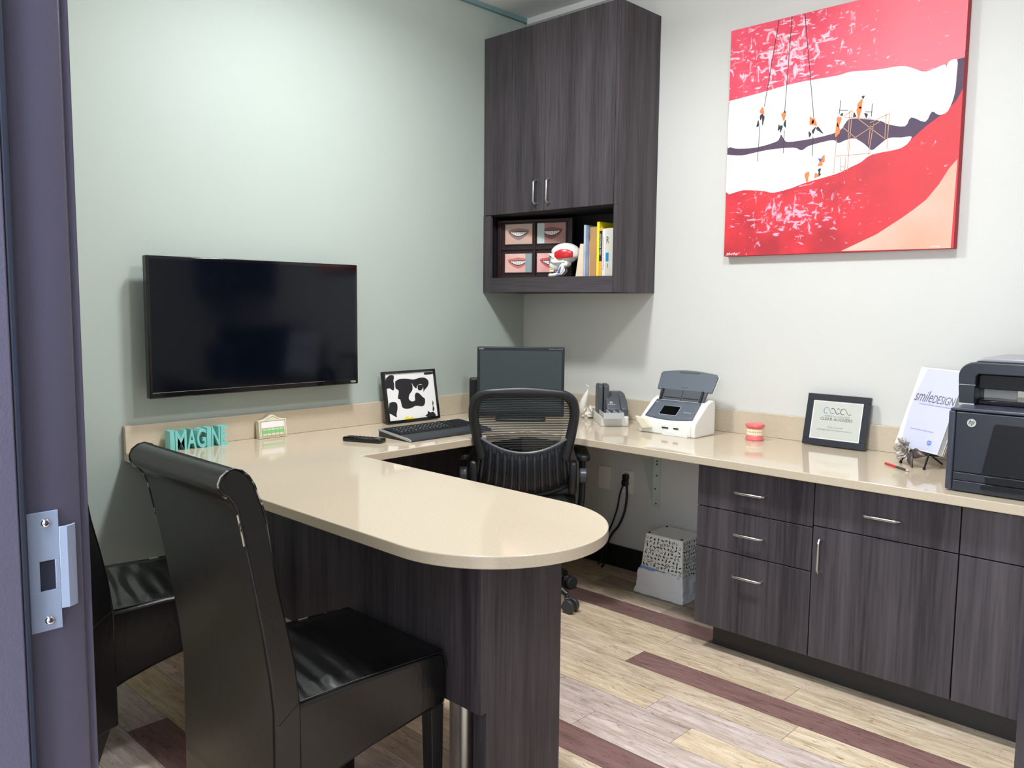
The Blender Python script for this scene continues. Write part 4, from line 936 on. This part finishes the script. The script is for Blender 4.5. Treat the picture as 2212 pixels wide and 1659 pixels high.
def put(fc, cx_, cz_, kind, an, s):
    shp = []
    if kind == 0: shp = [[(0, .010), (.003, .004), (.0026, -.004), (0, -.009), (-.0026, -.004), (-.003, .004)]]
    elif kind == 1: shp = [[(.0085 * math.cos(k) * rr_, .0085 * math.sin(k) * rr_) for k, rr_ in [(2 * PI * i / 16, 1 if i % 2 == 0 else .35) for i in range(16)]]]
    elif kind == 2:
        o = [(.008 * math.cos(k) * (1 - k / 9), .008 * math.sin(k) * (1 - k / 9)) for k in [i * .42 for i in range(12)]]; i_ = [(x * .68, y_ * .68) for x, y_ in reversed(o)]; shp = [o + i_]
    else:
        shp = [[(-.0006, -.010), (.0006, -.010), (.0006, .009), (-.0006, .009)], [(0, 0), (.006, .003), (.007, .007), (.002, .005)], [(0, -.005), (-.006, -.002), (-.007, .002), (-.002, 0)], [(0, .004), (-.005, .007), (-.005, .011), (-.001, .008)]]
    for sh in shp:
        pts = []
        for x, y_ in sh:
            X_ = (x * math.cos(an) - y_ * math.sin(an)) * s + cx_; Z_ = (x * math.sin(an) + y_ * math.cos(an)) * s + cz_
            r_ = fr_(Z_)
            pts.append((X_ if fc == 0 else r_[1] + .0006, r_[2] - .0006 if fc == 0 else X_, Z_))
        n = len(pts); q.add(pts, [tuple(range(n))])
for fc, lo, hi in ((0, -.104, .106), (1, -.088, .085)):
    zz = .100
    while zz < .262:
        r_ = fr_(zz); l0, h0 = (r_[0] + .012, r_[1] - .010) if fc == 0 else (r_[2] + .012, r_[3] - .010)
        xx = l0 + rnd.uniform(0, .006)
        while xx < h0:
            put(fc, xx, zz + rnd.uniform(-.003, .003), rnd.choice([0, 0, 1, 2, 3, 3]), rnd.uniform(0, 6.28), rnd.uniform(.85, 1.1)); xx += rnd.uniform(.017, .021)
        zz += .0175
q.build('floral_print', ink, t, smooth=False)
q = M()
def bag(u, v):
    z_ = .002 + v * .108; e_ = .007 + .006 * noise.noise(Vector((u * 14, v * 3, 1))) + .004 * noise.noise(Vector((u * 30, v * 9, 4))) + (.004 if v < .2 else 0)
    r_ = fr_(z_, e_); P = u * 4; k = P - int(P); s = int(P) % 4
    z_ += (.010 * math.sin(u * 9) + .006 * noise.noise(Vector((u * 20, 0, 0)))) * v
    c = [(r_[0], r_[2]), (r_[1], r_[2]), (r_[1], r_[3]), (r_[0], r_[3])]; a_, b2 = c[s], c[(s + 1) % 4]
    return (a_[0] + (b2[0] - a_[0]) * k, a_[1] + (b2[1] - a_[1]) * k, max(z_, .001))
q.grid(bag, 96, 16); q.build('bin_liner', mat('translucent white liner', (244, 246, 250), .3, trans=.1, bump=.6, bscale=45), t, ang=80)
q = M(); r_ = fr_(.112, .0022); r3 = fr_(.130, .0018); q.add([(r_[0], r_[2], .108), (r_[1], r_[2], .088), (r3[1], r3[2], .100), (r3[0], r3[2], .128), (r3[0] * .2, r3[2], .124)], [(0, 1, 2, 4, 3)]); q.build('liner_band', mat('pale blue liner edge', (140, 176, 226), .4), t)
q = M(); r_ = fr_(.10, .004); r3 = fr_(.115, .004); q.add([(r_[1] - .052, r_[2], .112), (r_[1] - .045, r_[2], .092), (r_[1] + .0, r_[2], .088), (r3[1], r3[2], .112)], [(0, 1, 2, 3)]); q.build('drawstring', mat('royal blue plastic', (25, 90, 210), .35), t, solid=.001)

# ================================================================== CHAIRS
def parsons(label, loc, rz):
    t = thing('dining_chair', label, 'chair', loc, rz, 0, 'black leather chairs before the peninsula'); hw = .204
    arc = [(.455, .322), (.415, .324), (.338, .313), (.25, .302), (.171, .286), (.10, .266), (.04, .243), (.004, .225)]
    sp_ = [(.004, .225), (.008, .33), (.010, .44), (.066, .470), (.20, .472), (.40, .464), (.455, .460), (.470, .448), (.475, .42), (.474, .33)] + arc
    M().prism(list(reversed(sp_[:-1])), -hw, hw, 'x').build('seat', leath, t, bevel=.010, seg=3, ang=50)
    def cush(u, v):
        x = (u - .5) * 2 * (hw - .005); y = .05 + v * .418; e_ = min(1, min(u, 1 - u) * 9) * min(1, (1 - v) * 9)
        fold = noise.noise(Vector((x * 5 + y * 9, y * 34 + x * 6, 2.3))) * max(0, 1 - v * 1.15)
        return (x, y, .472 - .010 * max(0, v - .3) + e_ * (.006 + .016 * fold))
    M().grid(cush, 60, 80).build('seat_top', leath, t, ang=80)
    outer = [(.006, .13), (.005, .30), (.006, .40), (.006, .47), (-.001, .543), (-.016, .645), (-.034, .746), (-.048, .819), (-.055, .857), (-.063, .896), (-.070, .914), (-.082, .930), (-.093, .937), (-.100, .950), (-.101, .961), (-.095, .974), (-.082, .983), (-.067, .986), (-.050, .980), (-.036, .967), (-.025, .949), (-.017, .926)]
    inn = [(-.017, 0, .926), (-.008, 0, .901), (.002, 0, .866), (.011, 0, .81), (.023, 0, .731), (.043, 0, .64), (.058, 0, .563), (.067, 0, .488), (.070, 0, .46)]; inn = [Vector(q_) for q_ in inn]
    prof = outer + [(p.x, p.z) for p in inn[1:]] + [(.070, .15)]
    M().prism(list(reversed(prof)), -hw - .003, hw + .003, 'x').build('backrest', leath, t, bevel=.006, seg=3, ang=50)
    for s in (-1, 1):
        xx = s * (hw + .0005)
        q = M(); q.tube([(xx + s * .0015, a, c) for a, c in outer[7:] + [(p.x, p.z) for p in inn[1:3]]], .0017, 6); q.build('back_piping', wornm, t)
        q = M(); q.tube([(xx - s * .003, .07, .474), (xx - s * .003, .2, .4735), (xx - s * .003, .35, .468), (xx - s * .003, .45, .463), (xx - s * .004, .470, .450), (xx - s * .003, .4755, .42)], .0017, 6); q.tube([(xx + s * .0025, .069, .478), (xx + s * .0025, .045, .462), (xx + s * .0025, .015, .440)], .0008, 6); q.build('seat_piping', wornm, t)
    for s in (-1, 1):
        x1 = s * (hw - .0015); x0 = s * (hw - .042)
        q = M(); q.add([(x0, .428, .36), (x1, .428, .36), (x1, .468, .36), (x0, .468, .36), (x0 + s * .006, .436, 0), (x1 - s * .004, .436, 0), (x1 - s * .004, .464, 0), (x0 + s * .006, .464, 0)], [(0, 1, 2, 3), (7, 6, 5, 4), (0, 4, 5, 1), (1, 5, 6, 2), (2, 6, 7, 3), (3, 7, 4, 0)]); q.build('leg', bplas, t, bevel=.002)
        q = M(); q.add([(x0, .012, .16), (x1, .012, .16), (x1, .055, .16), (x0, .055, .16), (x0 + s * .006, -.030, 0), (x1 - s * .004, -.030, 0), (x1 - s * .004, -.002, 0), (x0 + s * .006, -.002, 0)], [(0, 1, 2, 3), (7, 6, 5, 4), (0, 4, 5, 1), (1, 5, 6, 2), (2, 6, 7, 3), (3, 7, 4, 0)]); q.build('leg', bplas, t, bevel=.002)
    return t
ch = parsons('black leather rolled back chair nearest the doorway, worn white along its seams', (1.407, -2.46, 0), 0)
dup(ch, (.603, -2.526, 0), -2, 'black leather rolled back chair by the green wall, half hidden by the door frame')

# office chair
t = thing('office_chair', 'black mesh back office chair on casters pushed in at the corner', 'office chair', (.632, -.668, 0), 43)
fm = mat('matte black nylon', (30, 32, 35), .42); yb = -.225
def bx(zz): return yb - .035 * ((zz - .72) / .25) ** 2 * (1 if zz > .72 else -1.2)
ring = []
def ringpt(a): pass
top = [(-.100, .960), (0, .965), (.100, .960), (.165, .952), (.205, .925), (.219, .885), (.220, .84), (.211, .78), (.198, .72), (.184, .66)]
L_ = [(-a, b_) for a, b_ in reversed(top[3:])]
pts2 = smoothpts([(a, bx(b_), b_) for a, b_ in L_ + top], 5)
q = M(); n = len(pts2); vs = []
cen = Vector((0, yb, .80))
for p in pts2:
    d = Vector((p.x - cen.x, 0, p.z - cen.z)); d.normalize()
    for k in range(12):
        a = 2 * PI * k / 12; vs.append(p - d * .016 + d * .021 * math.cos(a) + Vector((0, 1, 0)) * .012 * math.sin(a))
q.add(vs, [(i * 12 + k, i * 12 + (k + 1) % 12, (i + 1) * 12 + (k + 1) % 12, (i + 1) * 12 + k) for i in range(n - 1) for k in range(12)] + [tuple(range(11, -1, -1)), tuple((n - 1) * 12 + k for k in range(12))])
q.build('back_frame', fm, t, ang=60)
q = M()
def halfw(z_):
    pr = sorted([(b_, a) for a, b_ in top if a > 0.09]); 
    if z_ <= pr[0][0]: return pr[0][1]
    for (z1_, a1), (z2_, a2) in zip(pr, pr[1:]):
        if z1_ <= z_ <= z2_: return a1 + (a2 - a1) * (z_ - z1_) / max(1e-6, z2_ - z1_)
    return .09
z_ = .712
while z_ < .945:
    h_ = halfw(z_) - .022
    zb_ = .70 + .055 * (h_ / .17) ** 2
    P = [(x, bx(z_) + .008 - .012 * (1 - (x / h_) ** 2), z_) for x in [h_ * (k / 6 - 1) for k in range(13)] if z_ > .698 + .058 * (x / .175) ** 2]
    if len(P) > 1: q.tube(P, .0021, 5, sx=1.0)
    z_ += .0071
q.build('mesh_panel', mat('black mesh fibre', (16, 18, 20), .6), t)
arcp = [(x, bx(.72) - .010 - .004 * (1 - (x / .17) ** 2), .696 + .060 * (x / .175) ** 2) for x in [-.175 + .35 * k / 24 for k in range(25)]]
M().tube(arcp, .0058, 10).build('lumbar_rail', mat('grey rail', (86, 92, 98), .35), t)
def shell(u, v, off=0):
    s = 2 * u - 1; zt = .694 + .058 * s * s; z_ = zt + (.500 + .05 * s * s * 0 - zt) * v; wd = .180 + .022 * v * v
    y = bx(.72) - .004 + .030 * s * s - .008 * math.sin(PI * v) + .075 * v ** 3 + off
    zz = z_ + .050 * (abs(s) ** 2.2) * v
    return (s * wd, y, zz)
M().grid(lambda u, v: shell(u, v, .014), 32, 16).build('shell_liner', ink, t, solid=.003, ang=80)
q = M(); q.grid(lambda u, v: shell(u, v, 0), 40, 20)
q.tube([shell(u / 24, .99) for u in range(25)], .011, 8)
for u in (.0, 1.): q.tube([shell(u, v / 12, 0) for v in range(13)], .010, 8)
for k in range(12):
    u = (k + .5) / 12; q.tube([Vector(shell(u, v, -.004)) for v in [.04 + .9 * i / 10 for i in range(11)]], [.004] + [.0075] * 9 + [.004], 8, sx=1)
q.build('lower_shell', mat('ribbed black nylon', (46, 50, 56), .33), t, solid=.002, ang=70)
q = M()
for k in range(1, 12):
    u = k / 12; q.tube([Vector(shell(u, v, -.006)) for v in [.16 + .74 * i / 10 for i in range(11)]], .0028, 6)
q.build('shell_slots', ink, t)
q = M(); q.prism(rrect(-.225, .225, -.19, .235, .09, 8), .440, .500, 'z'); q.build('seat', mat('black seat fabric', (24, 26, 28), .8, bump=.4, bscale=600), t, bevel=.02, seg=4)
M().prism(rrect(-.20, .20, -.18, .20, .06, 6), .410, .4395, 'z').build('seat_pan', fm, t, bevel=.008)
for s in (-1, 1):
    q = M(); q.tube(smoothpts([(s * .19, -.06, .42), (s * .240, -.07, .43), (s * .252, -.08, .48), (s * .252, -.085, .60), (s * .250, -.08, .655)], 6), .019, 12, sx=.7); q.build('arm_post', fm, t, ang=70)
    q = M(); q.prism(rrect(s * .250 - .028, s * .250 + .028, -.20, .07, .026, 7), .655, .682, 'z'); q.build('armrest', fm, t, bevel=.009, seg=3)
    M().cyl((s * .232, -.195, .598), (s * .264, -.195, .598), .031, 24).build('pivot_knob', mat('gunmetal knob', (62, 66, 72), .3), t, bevel=.006)
    q = M(); q.prism([(-.20, .52), (-.14, .50), (-.13, .60), (-.16, .66), (-.215, .655), (-.225, .58)], s * .190, s * .222, 'x'); q.build('side_bracket', fm, t, bevel=.01)
q = M(); q.cyl((0, 0, .10), (0, 0, .26), .030, 24); q.cyl((0, 0, .26), (0, 0, .40), .020, 24); q.box(-.08, .08, -.10, .08, .385, .412); q.build('gas_column', bplas, t, bevel=.003)
hub = M().cyl((0, 0, .075), (0, 0, .125), .045, 24, r1=.038).build('base_hub', bplas, t, bevel=.004)
for k in range(5):
    an = R(-38 + 72 * k); c_, s_ = math.cos(an), math.sin(an)
    q = M(); q.tube(smoothpts([(c_ * .03, s_ * .03, .105), (c_ * .12, s_ * .12, .108), (c_ * .20, s_ * .20, .092), (c_ * .245, s_ * .245, .074)], 5), [.024] * 3 + [.020] * 5 + [.017] * 5 + [.014] * 3, 12, sx=.8)
    leg = q.build('base_leg', bplas, t, ang=70)
    cc = Vector((c_ * .245, s_ * .245, 0)); q = M(); pd2 = Vector((-s_, c_, 0))
    for s in (-1, 1): q.cyl(cc + pd2 * s * .008 + Vector((c_ * .018, s_ * .018, .029)), cc + pd2 * s * .028 + Vector((c_ * .018, s_ * .018, .029)), .029, 24)
    q.cyl(cc + Vector((0, 0, .03)), cc + Vector((0, 0, .075)), .008, 12); q.box(cc.x - .012, cc.x + .012, cc.y - .012, cc.y + .012, .04, .062)
    q.build('caster', mat('caster charcoal', (58, 60, 66), .35), leg, bevel=.004)
